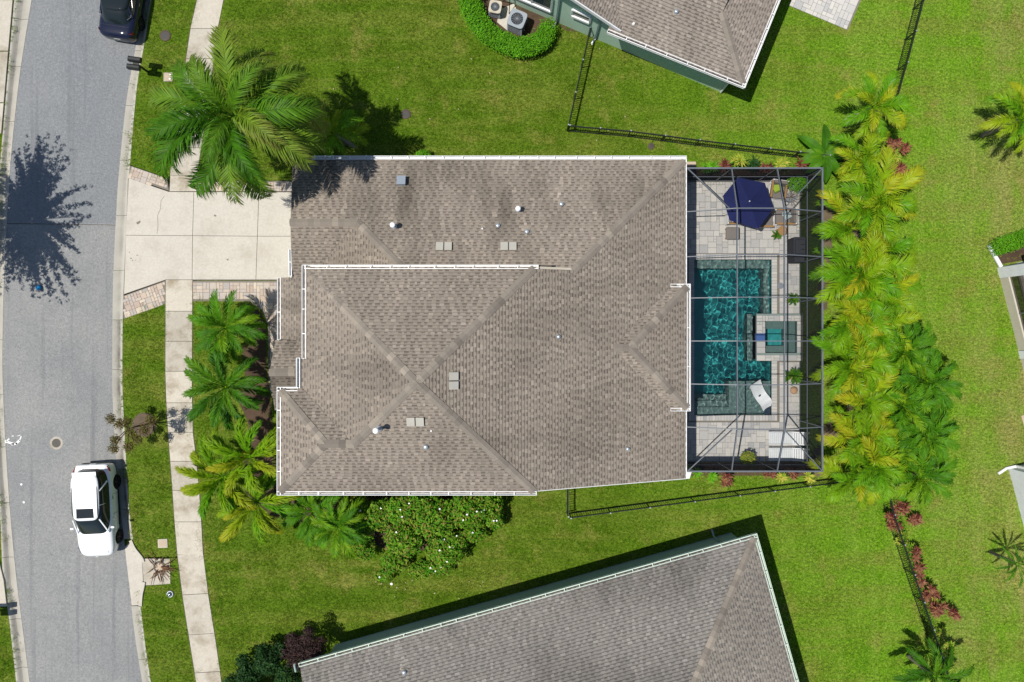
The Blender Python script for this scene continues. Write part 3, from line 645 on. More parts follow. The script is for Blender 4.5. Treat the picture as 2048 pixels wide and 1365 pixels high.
# ---- vents
def small_vent(parent, px, py, zf, r_=.11, h=.13, m='lead'):
    c = on(px, py, zf); g = G(); g.lathe([(r_ * .95, -.1), (r_ * .95, h * .5), (r_ * .8, h * .85), (r_ * .4, h), (.01, h)], c, 14, False); o = g.o('roof_vent', m, parent, True)
    g = G(); g.box(c + Vector((0, 0, .0)), (r_ * 2.6, r_ * 2.6, .02)); g.o('flashing', 'cap', parent); return o
def pipe_vent(parent, px, py, zf, hh=.75):
    c = on(px, py, zf); o = G().lathe([(.16, -.15), (.13, .08), (.09, .14)], c, 16).o('roof_vent', 'lead', parent, True)
    G().lathe([(.065, .0), (.065, hh)], c, 12).o('pipe', 'lead', o); G().lathe([(.12, hh - .02), (.125, hh + .04), (.1, hh + .09), (.02, hh + .1)], c, 18).o('rain_cap', 'pvc', o, True)
def ridge_vent_box(parent, px, py, zf, up, k=K):
    """pair of square off-ridge vent hoods"""
    c = on(px, py, zf); up = Vector((*up, 0)).normalized(); side = Vector((up.y, -up.x, 0)); sl_ = Vector((up.x, up.y, k)).normalized(); nn = side.cross(sl_); nn = nn if nn.z > 0 else -nn
    top = G(); body = G()
    for s in (-1, 1):
        b = c + side * s * .19
        for gg, hw, hl, z0, z1 in ((body, .155, .17, -.03, .09), (top, .165, .20, .09, .115)):
            V = [b + side * sx * hw + sl_ * sy * hl + nn * zz for zz in (z0, z1) for sx, sy in ((-1, -1), (1, -1), (1, 1), (-1, 1))]
            gg.add(V, [(0, 3, 2, 1), (4, 5, 6, 7), (0, 1, 5, 4), (1, 2, 6, 5), (2, 3, 7, 6), (3, 0, 4, 7)])
    o = top.o('ridge_vent', 'ventcap', parent); body.o('vent_body', 'jointdark', o)
    g = G(); g.beam(c - sl_ * .17 + nn * .1, c + sl_ * .19 + nn * .1, .03, .02); g.o('vent_seam', 'jointdark', o)
# ---- the main house
XE = W(1372, 0, E1).x; YN = W(0, 318, E1).y; YU = W(0, 534, E2).y; YS = W(0, 987, E2).y; XW = W(607, 0, E2).x
HALF = (YU - YS) / 2; YP = (YU + YS) / 2; ZP = E2 + K * HALF; XU = XE - (E2 - E1) / K; XP = XU - HALF; KW = (ZP - E2) / (XP - XW)
XWW = W(557, 0, E2).x; YWN = W(0, 778, E2).y; HW = (YWN - YS) / 2; YR = (YWN + YS) / 2; ZR2 = E2 + K * HW; XR1 = XWW + HW; XR2 = XW + (ZR2 - E2) / KW
house = empty('house', (0, 0, 0), label='large two-storey house with brown shingle hip roofs and white gutters in the centre', category='house')
zE = lambda x, y: E1 + K * (XE - x); zN = lambda x, y: E1 + K * (YN - y); zUN = lambda x, y: E2 + K * (YU - y); zUS = lambda x, y: E2 + K * (y - YS); zW = lambda x, y: E2 + KW * (x - XW)
vents = [(996, 452), (1054, 464), (1123, 409)]
for x, y, L_, sw_ in ((789, 448, 2.2, .13), (804, 358, 1.0, .16), (996, 448, 1.8, .10), (1036, 414, 1.3, .08), (1054, 460, 1.2, .08), (1123, 404, 1.4, .09), (965, 455, .6, .06), (965, 700, .1, .1)):
    c = on(x, y, zN); STREAKS.append((c.x, c.y, L_, 0, 1, sw_))
YST = YU - .08; XST = XE - (YN - YST)
YG = 5.36; ZG = zN(0, YG); XGE = W(715, 445, ZG).x; XGW = W(581, 445, ZG).x; YB = YU - .36
roof = house
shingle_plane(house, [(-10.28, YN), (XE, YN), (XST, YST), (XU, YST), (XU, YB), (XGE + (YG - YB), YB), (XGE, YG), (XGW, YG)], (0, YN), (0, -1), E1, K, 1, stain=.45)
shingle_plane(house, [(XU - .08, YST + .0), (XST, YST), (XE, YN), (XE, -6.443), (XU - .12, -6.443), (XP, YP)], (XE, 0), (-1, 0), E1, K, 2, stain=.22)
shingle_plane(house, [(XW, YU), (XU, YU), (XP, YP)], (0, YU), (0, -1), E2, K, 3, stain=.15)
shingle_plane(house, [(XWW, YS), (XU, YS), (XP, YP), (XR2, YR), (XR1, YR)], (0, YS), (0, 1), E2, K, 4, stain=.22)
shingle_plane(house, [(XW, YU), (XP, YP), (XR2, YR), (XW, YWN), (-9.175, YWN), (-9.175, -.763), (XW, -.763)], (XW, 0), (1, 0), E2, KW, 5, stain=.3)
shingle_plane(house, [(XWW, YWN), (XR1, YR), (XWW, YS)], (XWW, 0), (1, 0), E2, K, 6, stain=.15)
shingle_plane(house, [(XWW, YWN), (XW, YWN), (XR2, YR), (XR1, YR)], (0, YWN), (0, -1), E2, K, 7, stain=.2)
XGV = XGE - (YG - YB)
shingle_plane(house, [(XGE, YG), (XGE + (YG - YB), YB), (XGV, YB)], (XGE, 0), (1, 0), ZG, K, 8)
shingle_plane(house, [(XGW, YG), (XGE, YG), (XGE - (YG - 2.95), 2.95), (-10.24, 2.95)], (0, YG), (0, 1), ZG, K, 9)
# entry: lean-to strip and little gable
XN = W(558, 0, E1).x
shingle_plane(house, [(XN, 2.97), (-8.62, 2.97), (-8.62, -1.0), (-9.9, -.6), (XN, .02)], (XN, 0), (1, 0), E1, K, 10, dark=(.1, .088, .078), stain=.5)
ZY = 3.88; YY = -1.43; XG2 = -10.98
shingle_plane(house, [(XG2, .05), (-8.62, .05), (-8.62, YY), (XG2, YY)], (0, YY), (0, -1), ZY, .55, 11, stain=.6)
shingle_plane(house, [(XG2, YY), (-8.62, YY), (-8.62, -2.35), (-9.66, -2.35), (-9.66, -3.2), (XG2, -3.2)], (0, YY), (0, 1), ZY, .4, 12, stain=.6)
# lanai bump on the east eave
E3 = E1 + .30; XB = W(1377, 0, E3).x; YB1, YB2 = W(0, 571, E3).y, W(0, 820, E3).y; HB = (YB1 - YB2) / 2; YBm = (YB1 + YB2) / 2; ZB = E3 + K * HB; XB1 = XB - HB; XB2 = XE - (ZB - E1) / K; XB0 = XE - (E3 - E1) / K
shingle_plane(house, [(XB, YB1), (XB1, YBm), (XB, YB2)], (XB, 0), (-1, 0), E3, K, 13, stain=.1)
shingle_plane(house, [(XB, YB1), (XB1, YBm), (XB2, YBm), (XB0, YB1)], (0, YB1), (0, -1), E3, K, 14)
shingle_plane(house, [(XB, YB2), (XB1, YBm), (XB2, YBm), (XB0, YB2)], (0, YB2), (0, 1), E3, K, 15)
z_ = lambda x, y, z: (x, y, z + .012)
for a, b, dr in ((z_(XW + .1, YU - .1, E2), z_(XP, YP, ZP), .28), (z_(XU - .1, YU - .1, E2 + .04), z_(XP, YP, ZP), .28), (z_(XU - .1, YS + .1, E2 + .04), z_(XP, YP, ZP), .28),
              (z_(XR2, YR, ZR2), z_(XP, YP, ZP), .28), (z_(XR1, YR, ZR2), z_(XR2, YR, ZR2), .4), (z_(XWW + .1, YS + .1, E2 + .04), z_(XR1, YR, ZR2), .28), (z_(XWW + .1, YWN - .1, E2 + .04), z_(XR1, YR, ZR2), .28),
              (z_(XE - .12, YN - .12, E1 + .05), z_(XST, YST, E1 + K * (YN - YST)), .28), (z_(XGW, YG, ZG), z_(XGE, YG, ZG), .4), (z_(XGE, YG, ZG), z_(XGE + YG - YB, YB, zN(0, YB)), .28),
              (z_(XG2, YY, ZY), z_(-8.65, YY, ZY), .45), (z_(XB - .1, YB1 - .1, E3 + .04), z_(XB1, YBm, ZB), .28), (z_(XB - .1, YB2 + .1, E3 + .04), z_(XB1, YBm, ZB), .28), (z_(XB2 + .1, YBm, ZB), z_(XB1, YBm, ZB), .4)):
    ridge_caps(house, a, b, drop=dr)
# walls
g = G()
g.prism([(-9.9, 3.0), (-9.9, 8.15), (7.72, 8.15), (7.72, -6.1), (-9.6, -6.1), (-9.6, -2.45), (-8.5, -2.45), (-8.5, 3.0)], -.1, 2.62)
g.prism([(XW + .42, YU - .42), (XW + .42, -2.5), (XWW + .42, -2.5), (XWW + .42, YS + .42), (XU - .3, YS + .42), (XU - .3, YU - .42)], 2.6, E2 - .12)
wall_quad(g, (-9.9, 3.0), (-9.9, YG), 2.6, 2.75, ZG - .2); wall_quad(g, (-9.9, YG), (-9.9, 8.1), 2.6, ZG - .2, 2.75)
wall_quad(g, (XU - .4, -6.12), (7.72, -6.12), 2.5, E2 - .1, 2.6); wall_quad(g, (XU, YST + .0), (XST, YST + .0), zN(0, YST) - .3, E2 - .03, zN(0, YST) - .05, .1)
g.prism([(-10.6, -2.9), (-10.6, -.2), (-10.45, -.2), (-10.45, -2.9)], 2.2, 3.1)
for yy in (-2.9, -.3): g.box((-10.5, yy, 1.2), (.3, .3, 2.5))
g.o('wall', 'beige', house)
# rake boards, fascia
g = G(); g.beam((XE + .005, YN, E1 - .07), (XE + .005, YB1 + .04, E1 - .07), .05, .2); g.beam((XE + .005, YB2 - .04, E1 - .07), (XE + .005, -6.46, E1 - .07), .05, .2); g.o('fascia', 'white', house)
G().beam((XE - .01, -6.46, E1 - .06), (XU - .1, -6.46, E2 - .06), .03, .16).o('rake_board', 'white', house)
G().box((XU + .32, YU + .06, E2 - .45), (.75, .06, .5)).o('wall_flashing', 'jointdark', house)
u = .004
gutter(house, (W(592, 0, E1).x, YN + .13, E1), (XE + .02, YN + .13, E1), (0, 1), .17)
gutter(house, (W(609, 0, E2).x, YU + .08, E2), (XU + .12, YU + .08, E2), (0, 1), .17, .86)
gutter(house, (XW - .06, YU + .08, E2 - .003), (XW - .06, -.76, E2 - .003), (-1, 0), .17, .86)
gutter(house, (-9.27, -.72, E2 - .02), (-9.27, YWN + .03, E2 - .02), (-1, 0), .17, .7)
gutter(house, (XWW - .05, YWN + .08, E2 - .006), (-9.2, YWN + .08, E2 - .006), (0, 1), .17, 2)
gutter(house, (XWW - .06, YWN + .08, E2 - .009), (XWW - .06, YS - .08, E2 - .009), (-1, 0), .17, .84)
gutter(house, (XWW - .06, YS - .08, E2), (XU + .04, YS - .08, E2), (0, -1), .17, .86)
gutter(house, (XN - .07, 2.97, E1), (XN - .07, .05, E1), (-1, 0), .17, 1.0)
gutter(house, (-10.33, 4.25, E1 + .5), (-10.33, 3.0, E1 + .42), (-1, 0), .14, .6)
gutter(house, (XB + .09, YB1 + .06, E3), (XB + .09, YB2 - .06, E3), (1, 0), .17, 1.6)
gutter(house, (XB + .09, YB1 + .065, E3 - .003), (XB0 - .05, YB1 + .065, E3 - .003), (0, 1), .15, .4)
gutter(house, (XB + .09, YB2 - .065, E3 - .003), (XB0 - .05, YB2 - .065, E3 - .003), (0, -1), .15, .4)
for x, y, z, dx, dy in ((585, 549, 3.1, -.1, -.1), (560, 682, 2.7, -.2, 0), (731, 318, 2.7, 0, .16), (660, 318, 2.7, 0, .16)):
    p = W(x, y, z); G().tube([p, p + Vector((dx, dy, -.12)), p + Vector((dx, dy, -2.4))], .045, 8).o('downspout', 'white', house)
# garage door and front door
g = G()
for i in range(4): g.box((-9.98, 5.5, .32 + i * .56), (.06, 4.6, .54))
g.o('garage_door', 'white', house)
g = G().box((-9.7, -1.5, 1.1), (.08, 1.1, 2.2)); g.o('front_door', 'teak', house)
for yy in (-4.2, 1.0): G().box((-10.04 if yy < -2 else -8.95, yy, 4.2), (.1, 1.4, 1.1)).o('window', 'winglass', house)
for xx in (-6, -2, 3): G().box((xx, 8.2, 1.5), (1.3, .1, 1.1)).o('window', 'winglass', house)
for yy in (-3.6, -.4, 2.5, 5.6): G().box((7.76, yy, 1.15), (.1, 2.1, 2.1)).o('sliding_door', 'winglass', house)
# vents
for x, y in vents: small_vent(house, x, y, zN, .115, .15)
small_vent(house, 965, 458, zN, .05, .1, 'pvc'); small_vent(house, 863, 862, zUS, .05, .1, 'pvc')
small_vent(house, 852, 894, zUS, .12, .16); small_vent(house, 1117, 674, zE, .10, .15, 'lead'); small_vent(house, 1255, 898, zE, .10, .15, 'lead')
pipe_vent(house, 789, 454, zN, .5); pipe_vent(house, 1036, 421, zN, .4); pipe_vent(house, 759, 857, zUS, .8)
c = on(804, 364, zN); g = G(); g.box(c + Vector((0, 0, .13)), (.36, .40, .26), 0, 0, -.3); g.o('box_vent', 'lead', house); G().box(c + Vector((0, .02, .28)), (.40, .44, .03), 0, 0, -.3).o('vent_hood', 'lead', house)
ridge_vent_box(house, 888, 495, zN, (0, -1)); ridge_vent_box(house, 1017, 495, zN, (0, -1)); ridge_vent_box(house, 906, 762, zE, (-1, 0)); ridge_vent_box(house, 831, 842, zUS, (0, 1))
# ---- south neighbour
sh = empty('house', (*((SA + SB) / 2), 0), label='house with grey-brown hip roof and pale green gutter at the bottom edge', category='house')
T = 6.2; zS = lambda x, y: E1 + K * ((x - SB.x) * Sb.x + (y - SB.y) * Sb.y); zSE = lambda x, y: E1 + K * ((x - SB.x) * Sa.x + (y - SB.y) * Sa.y)
t2 = lambda L: [tuple(v) for v in L]
STREAKS.append((*on(809, 1338, zS).xy, 1.7, -Sb.x, -Sb.y, .12))
ton = (.188, .176, .16); drk = (.085, .08, .076)
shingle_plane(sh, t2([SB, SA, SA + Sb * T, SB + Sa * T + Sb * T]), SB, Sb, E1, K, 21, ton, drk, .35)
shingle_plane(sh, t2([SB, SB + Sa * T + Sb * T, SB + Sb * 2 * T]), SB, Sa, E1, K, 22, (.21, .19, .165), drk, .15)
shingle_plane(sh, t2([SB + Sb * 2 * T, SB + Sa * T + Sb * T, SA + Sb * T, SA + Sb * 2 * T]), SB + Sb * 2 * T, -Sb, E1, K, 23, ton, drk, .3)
zz = lambda v, z: (v.x, v.y, z)
ridge_caps(sh, zz(SB + (Sa + Sb) * .1, E1 + .05), zz(SB + (Sa + Sb) * T, E1 + K * T + .01)); ridge_caps(sh, zz(SB + Sa * T + Sb * T, E1 + K * T), zz(SA + Sb * T, E1 + K * T), drop=.4)
g = G(); g.prism(t2([SB + Sa * .45 + Sb * .45, SA + Sb * .45 - Sa * .9, SA + Sb * (2 * T - .45) - Sa * .9, SB + Sa * .45 + Sb * (2 * T - .45)]), -.1, 2.6); g.o('wall', 'teal', sh)
MAT['mint'] = plain('mint_gutter', (.52, .62, .53), .5, .4)
gutter(sh, zz(SB - Sb * .1 - Sa * .1, E1), zz(SA - Sb * .1 + Sa * .05, E1), -Sb, .17, .85, 'mint'); gutter(sh, zz(SB - Sa * .11 - Sb * .1, E1 - .003), zz(SB - Sa * .11 + Sb * 2 * T, E1 - .003), -Sa, .17, .85, 'mint')
for t, L_ in ((10.4, 3.0), (16.5, 2.4)):
    p = SB + Sa * t + Sb * .40; q = SB + Sa * (t + L_) + Sb * .40; f = G().beam((*p, 2.0), (*q, 2.0), .08, .9).o('window_frame', 'white', sh); G().beam((*(p - Sb * .05), 2.0), (*(q - Sb * .05), 2.0), .02, .76).o('pane', 'winglass', f)
for t in (1.2, 22.5):
    p = SB + Sa * t - Sb * .05; q = SB + Sa * (t + .15) + Sb * .38; G().tube([(*p, 2.6), (*q, 2.3), (*q, .1), (*(q - Sb * .35), .05)], .05, 8).o('downspout', 'teal', sh)
small_vent(sh, 809, 1344, zS, .12, .16)
# ---- north-east neighbour
NC = W(1487, 172, E1).xy; nL = W(1215, 62, E1).xy; na = (nL - NC).normalized(); nb = Vector((na.y, -na.x)); nb = nb if nb.y > 0 else -nb; LN = (nL - NC).length
nh = empty('house', (*NC, 0), label='pale green stucco house with brown shingle roof and white-framed windows, top edge', category='house')
zNS = lambda x, y: E1 + K * ((x - NC.x) * nb.x + (y - NC.y) * nb.y)
q = 2.3
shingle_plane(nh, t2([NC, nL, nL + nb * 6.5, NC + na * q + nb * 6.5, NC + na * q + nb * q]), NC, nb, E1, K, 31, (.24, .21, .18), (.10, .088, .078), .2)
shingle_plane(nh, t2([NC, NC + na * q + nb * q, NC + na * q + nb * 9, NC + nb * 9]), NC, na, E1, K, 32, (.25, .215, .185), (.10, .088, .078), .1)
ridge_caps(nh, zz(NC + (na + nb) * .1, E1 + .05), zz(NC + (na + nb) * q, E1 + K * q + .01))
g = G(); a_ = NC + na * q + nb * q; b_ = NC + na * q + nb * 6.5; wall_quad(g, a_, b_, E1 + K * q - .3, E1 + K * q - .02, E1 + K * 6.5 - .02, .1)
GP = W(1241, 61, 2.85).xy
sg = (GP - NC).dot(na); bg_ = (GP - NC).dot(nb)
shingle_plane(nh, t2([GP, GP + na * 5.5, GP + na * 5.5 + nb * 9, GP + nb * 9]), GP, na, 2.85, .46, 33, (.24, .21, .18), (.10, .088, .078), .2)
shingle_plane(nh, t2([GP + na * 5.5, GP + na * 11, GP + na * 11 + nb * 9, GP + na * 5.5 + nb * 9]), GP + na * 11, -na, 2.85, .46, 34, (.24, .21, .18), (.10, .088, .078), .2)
G().beam((*(GP - nb * .02), 2.78), (*(GP - nb * .02 + na * 5.5), 2.78 + .46 * 5.5), .05, .2).o('rake_board', 'white', nh)
G().beam((*(GP - nb * .02 + na * 11), 2.78), (*(GP - nb * .02 + na * 5.5), 2.78 + .46 * 5.5), .05, .2).o('rake_board', 'white', nh)
# walls on the photographed base line
D0, D1 = NEW0 - NEa * 9, NEW1
tG = (GP - NEW1).dot(-NEa)
g.prism(t2([D0, D1, D1 + NEb * 9, D0 + NEb * 9]), -.1, 2.6)
wall_quad(g, NEW1 - NEa * (tG + 5.5), NEW1 - NEa * (tG + .1), 2.55, 2.7 + .46 * 5.5, 2.75); wall_quad(g, NEW1 - NEa * (tG + 11), NEW1 - NEa * (tG + 5.5), 2.55, 2.75, 2.7 + .46 * 5.5)
g.o('wall', 'green', nh)
gutter(nh, zz(nL - nb * .1, E1), zz(NC - nb * .1 - na * .08, E1), -nb, .16, .9); gutter(nh, zz(NC - na * .1 - nb * .09, E1 - .003), zz(NC - na * .1 + nb * 9, E1 - .003), -na, .16, .75)
def onwall(px, py):                          # photograph point on the neighbour's wall plane
    d = Vector(((px - 1024) / FOC, (682.5 - py) / FOC)); n_ = Vector((NEa.y, -NEa.x)); t = NEW1.dot(n_) / d.dot(n_); return Vector((d.x * t, d.y * t, CAM_H - t))
def window(par, a, b, z0, z1, mull=1):
    a, b = Vector(a), Vector(b); n_ = Vector((NEa.y, -NEa.x)); fr = G(); d = (b - a).normalized(); o_ = n_ * .04
    A, B = a + o_, b + o_
    fr.beam((*A, z1), (*B, z1), .1, .12); fr.beam((*A, z0), (*B, z0), .14, .14)
    for p in (A, B, *( [(A + B) / 2] if mull else [])): fr.beam((*p, z0), (*p, z1), .08, .1)
    f = fr.o('window', 'white', par); G().beam((*(a + n_ * .015), (z0 + z1) / 2), (*(b + n_ * .015), (z0 + z1) / 2), .02, z1 - z0 - .1).o('pane', 'winglass', f); return f
w1a, w1b = onwall(1040, 2), onwall(1102, 26); window(nh, w1a.xy - NEa * .4, w1b.xy, .95, 2.3); w2a, w2b = onwall(1145, 24), onwall(1181, 38); window(nh, w2a.xy, w2b.xy, w2a.z - .3, w2a.z + .3, 0)
for px, py, top in ((1113, 43, 5.0), (1190, 78, 3.0)):
    p = onwall(px, py).xy + Vector((NEa.y, -NEa.x)) * .06; G().beam((*p, .15), (*p, top), .07, .09).o('downspout', 'teal', nh); G().beam((*p, .12), (*(p + Vector((NEa.y, -NEa.x)) * .3 - NEa * .05), .04), .09, .07).o('spout_foot', 'white', nh)
p = NEW1; G().tube([(*(NC + na * 1.0 - nb * .02), 2.6), (*(NEW1 + Vector((NEa.y, -NEa.x)) * .05 - NEa * .03), 2.2), (*(NEW1 + Vector((NEa.y, -NEa.x)) * .05 - NEa * .03), .1)], .045, 8).o('downspout', 'white', nh)
small_vent(nh, 1352, 25, zNS, .12, .17); small_vent(nh, 1267, 49, zNS, .07, .12, 'pvc')
# ---- houses on the east edge
eh = empty('house', (*W2(2040, 640), 0), label='house corner with dark screened lanai and white columns at the right edge', category='house')
a = W(1994, 536).xy; b = W(2036, 702).xy; d = (b - a).normalized(); n_ = Vector((-d.y, d.x)); n_ = n_ if n_.x > 0 else -n_
for t, wd in ((.0, .55), ((b - a).length, .42), ((b - a).length * 1.9, .4)):
    c = a + d * t; G().prism(t2([c, c + n_ * .5, c + n_ * .5 + d * wd, c + d * wd][:4]), -.05, 2.6).o('column', 'whitewall', eh)
g = G()
for t0, t1 in ((.56, (b - a).length - .02), ((b - a).length + .43, (b - a).length * 1.9)):
    p, q_ = a + d * t0 + n_ * .1, a + d * t1 + n_ * .1; G().beam((*p, .28), (*q_, .28), .16, .66).o('knee_wall', 'beige', eh)
    G().add([(*p, .6), (*q_, .6), (*q_, 2.5), (*p, 2.5)], [(0, 1, 2, 3)]).o('screen_panel', 'screenwall', eh)
    m_ = (p + q_) / 2; G().beam((*m_, .6), (*m_, 2.5), .05, .05).o('screen_post', 'bronze', eh)
L_ = (b - a).length * 1.9
g = G(); g.prism(t2([a + n_ * 1.0, a + n_ * 9, a + n_ * 9 + d * L_, a + n_ * 1.0 + d * L_]), -.1, .04); g.o('lanai_floor', 'walk', eh)
g = G(); g.prism(t2([a + n_ * 3.2, a + n_ * 9, a + n_ * 9 + d * L_, a + n_ * 3.2 + d * L_]), 0, 2.7); g.o('wall', 'whitewall', eh)
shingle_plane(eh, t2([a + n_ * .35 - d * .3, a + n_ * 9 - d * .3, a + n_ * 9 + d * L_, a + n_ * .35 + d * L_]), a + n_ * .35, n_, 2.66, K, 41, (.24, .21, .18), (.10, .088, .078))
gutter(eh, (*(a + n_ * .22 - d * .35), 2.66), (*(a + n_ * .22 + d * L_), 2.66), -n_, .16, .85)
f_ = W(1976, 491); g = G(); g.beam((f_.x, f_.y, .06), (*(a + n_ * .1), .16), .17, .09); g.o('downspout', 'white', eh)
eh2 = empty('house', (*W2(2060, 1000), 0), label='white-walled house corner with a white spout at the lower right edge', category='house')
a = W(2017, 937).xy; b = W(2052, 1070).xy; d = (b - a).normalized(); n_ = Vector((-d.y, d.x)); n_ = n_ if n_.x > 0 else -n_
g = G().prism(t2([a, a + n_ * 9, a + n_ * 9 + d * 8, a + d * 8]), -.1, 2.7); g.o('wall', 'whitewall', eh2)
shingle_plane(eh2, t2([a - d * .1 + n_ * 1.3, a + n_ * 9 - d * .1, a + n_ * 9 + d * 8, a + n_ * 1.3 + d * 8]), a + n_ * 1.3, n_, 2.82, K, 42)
G().tube([(*(a + n_ * .4 - d * .06), 2.5), (*(a + n_ * .3 - d * .06), .2), (*(a - n_ * .15 - d * .05), .08), (*(a - n_ * .6 + d * .12), .05)], .07, 8).o('downspout', 'white', eh2)
G().prism(p2([(2042, 832), (2120, 812), (2130, 850), (2050, 862)]), -.05, .03).o('stepping_pad', 'stonebox', label='pinkish concrete pad at the right edge above the white house corner', category='pad')
G().prism(p2([(1346, 325), (1391, 325), (1391, 334), (1346, 334)]), -.05, .12).o('equipment_pad', 'stonebox', label='cream concrete pad at the north corner of the pool cage', category='pad')
G().prism(p2([(1346, 936), (1384, 938), (1378, 957), (1346, 957)]), -.05, .12).o('equipment_pad', 'whitewall', label='white concrete pad at the south corner of the pool cage', category='pad')
# ================================================================== POOL, DECK, CAGE
WL = -.06
deck = empty('pool_deck', (*W2(1480, 640), 0), kind='structure')
PO = [(1388, 519.5), (1543, 519.5), (1543, 831), (1388, 831)]          # pool opening
SPA = [(1511.5, 628), (1604, 628), (1604, 722), (1511.5, 722)]
PI = [(1388, 519.5), (1543, 519.5), (1543, 628), (1511.5, 628), (1511.5, 722), (1543, 722), (1543, 831), (1388, 831)]
DO = [(1330, 361), (1600, 361), (1600, 628), (1604, 628), (1604, 722), (1600, 722), (1600, 925), (1330, 925)]
sheet(p2(DO), -.008, [p2(PI), p2([(1527, 642), (1593, 642), (1593, 708), (1527, 708)])]).o('joint_bed', 'joint', deck)
g = G(); g.prism(p2([(1600, 361), (1603, 361), (1603, 925), (1600, 925)]), -.15, -.005); g.o('footing', 'walk', deck)
COP = .30                                    # coping course round the water
co = [(1376, 507.5), (1555, 507.5), (1555, 628), (1604, 628), (1604, 722), (1555, 722), (1555, 843), (1376, 843)]
pavers(deck, p2(DO), 'deckpav', .145, .022, 0, h=.05, limit=250, holes=[p2(co)], near=W(1480, 400).xy, sizes=[(3, 2), (2, 2), (2, 3), (3, 3), (4, 3), (2, 2)])
pc = inst
def coping(a, b, inward, wd=.27):
    """row of narrow coping stones from a to b, laid back from the water edge"""
    a, b = Vector(a), Vector(b); n_ = Vector(inward); L_ = (b - a).length; k = max(1, round(L_ / .15)); d = (b - a) / k; rz = math.atan2(d.y, d.x)
    key = ('cop', round(d.length, 3), wd)
    if key not in PM: PM[key] = (lambda g: mesh('coping_stone', g.V, g.F, 'deckpav'))(G().box((0, 0, -.03), (d.length - .01, wd, .07)))
    for i in range(k): c = a + d * (i + .5) - n_ * wd / 2; inst('coping_stone', PM[key], deck, (c.x - deck.location.x, c.y - deck.location.y, .027), (0, 0, rz))
w2 = lambda x, y: W(x, y).xy
coping(w2(1377, 519.5), w2(1554, 519.5), (0, -1)); coping(w2(1377, 831), w2(1554, 831), (0, 1)); coping(w2(1388, 831), w2(1388, 519.5), (1, 0)); coping(w2(1543, 519.5), w2(1543, 628), (-1, 0)); coping(w2(1543, 722), w2(1543, 831), (-1, 0))
# shell
DP = -1.45
pool = empty('pool', (*W2(1465, 675), 0), kind='structure'); 
def walls(P, z0, z1, m, name, thick=.08):
    g = G(); n_ = len(P)
    for i in range(n_):
        a, b = Vector(P[i]), Vector(P[(i + 1) % n_]); d = (b - a).normalized(); o_ = Vector((d.y, -d.x)) * thick / 2
        g.beam((*(a + o_), (z0 + z1) / 2), (*(b + o_), (z0 + z1) / 2), thick, z1 - z0)
    return g.o(name, m, pool)
PW = p2(PI); ar = sum(PW[i][0] * PW[(i + 1) % 8][1] - PW[(i + 1) % 8][0] * PW[i][1] for i in range(8)); PW = PW if ar > 0 else PW[::-1]
walls(PW, DP, -.02, 'poolshell', 'pool_wall'); walls(PW, -.16, -.012, 'wtile', 'waterline_tile', .09)
G().prism(p2([(1380, 510), (1612, 510), (1612, 840), (1380, 840)]), DP - .2, DP).o('pool_floor', 'poolshell', pool)
Z = lambda P, z, nm='ledge': G().prism(p2(P), DP, z).o(nm, 'ledge', pool)
Z([(1388, 519.5), (1543, 519.5), (1543, 536), (1388, 536)], -.42, 'bench'); Z([(1533, 536.2), (1543, 536.2), (1543, 628), (1533, 628)], -.55, 'bench')
Z([(1460, 763), (1543, 763), (1543, 831), (1460, 831)], -.26, 'sun_shelf'); Z([(1388, 815.5), (1459.8, 815.5), (1459.8, 831), (1388, 831)], -.28, 'step')
Z([(1388, 803), (1459.6, 803), (1459.6, 815.3), (1388, 815.3)], -.52, 'step'); Z([(1388, 791), (1459.4, 791), (1459.4, 802.8), (1388, 802.8)], -.78, 'step'); Z([(1500, 628), (1511, 628), (1511, 722), (1500, 722)], -.6, 'bench')
# water: one rippled surface
def water(P, z, name, nx=290, amp=1.):
    xs = [p[0] for p in P]; ys_ = [p[1] for p in P]; x0, x1, y0, y1 = min(xs), max(xs), min(ys_), max(ys_); ny = max(2, int(nx * (y1 - y0) / (x1 - x0)))
    X = np.linspace(x0, x1, nx); Y = np.linspace(y0, y1, ny); XX, YY_ = np.meshgrid(X, Y); H = np.zeros_like(XX); rd = np.random.default_rng(5)
    for i in range(46):
        lam = rd.uniform(.13, .42); a = rd.uniform(0, 6.28); H += .0072 * lam ** 1.45 * np.sin((XX * math.cos(a) + YY_ * math.sin(a)) * 2 * math.pi / lam + rd.uniform(0, 6.28))
    for cx, cy, l_ in ((W(1500, 790).x, W(1500, 790).y, .16),):
        rr = np.hypot(XX - cx, YY_ - cy); H += .0035 * np.sin(rr * 2 * math.pi / l_) * np.exp(-rr * .9)
    V = np.stack([XX.ravel(), YY_.ravel(), (z + H * amp).ravel()], 1); idx = lambda j, i: j * nx + i
    F = [(idx(j, i), idx(j, i + 1), idx(j + 1, i + 1), idx(j + 1, i)) for j in range(ny - 1) for i in range(nx - 1) if inside(P, (X[i] + X[i + 1]) / 2, (Y[j] + Y[j + 1]) / 2)]
    g = G(); g.V = [tuple(v) for v in V]; g.F = F
    bm_used = sorted({i for f in F for i in f}); mp = {k: i for i, k in enumerate(bm_used)}; g.V = [g.V[k] for k in bm_used]; g.F = [tuple(mp[i] for i in f) for f in F]
    o = g.o(name, 'water', None, True, kind='structure'); return o
n = N('water'); n.b.inputs['Base Color'].default_value = (.93, 1, 1, 1); n.b.inputs['Roughness'].default_value = 0.; n.b.inputs['IOR'].default_value = 1.33; n.b.inputs['Transmission Weight'].default_value = 1
n.t.nodes.remove(n.b); gl = n.n('ShaderNodeBsdfRefraction'); gl.inputs['IOR'].default_value = 1.33; gl.inputs['Roughness'].default_value = 0; gs = n.n('ShaderNodeBsdfGlossy'); gs.inputs['Roughness'].default_value = .02
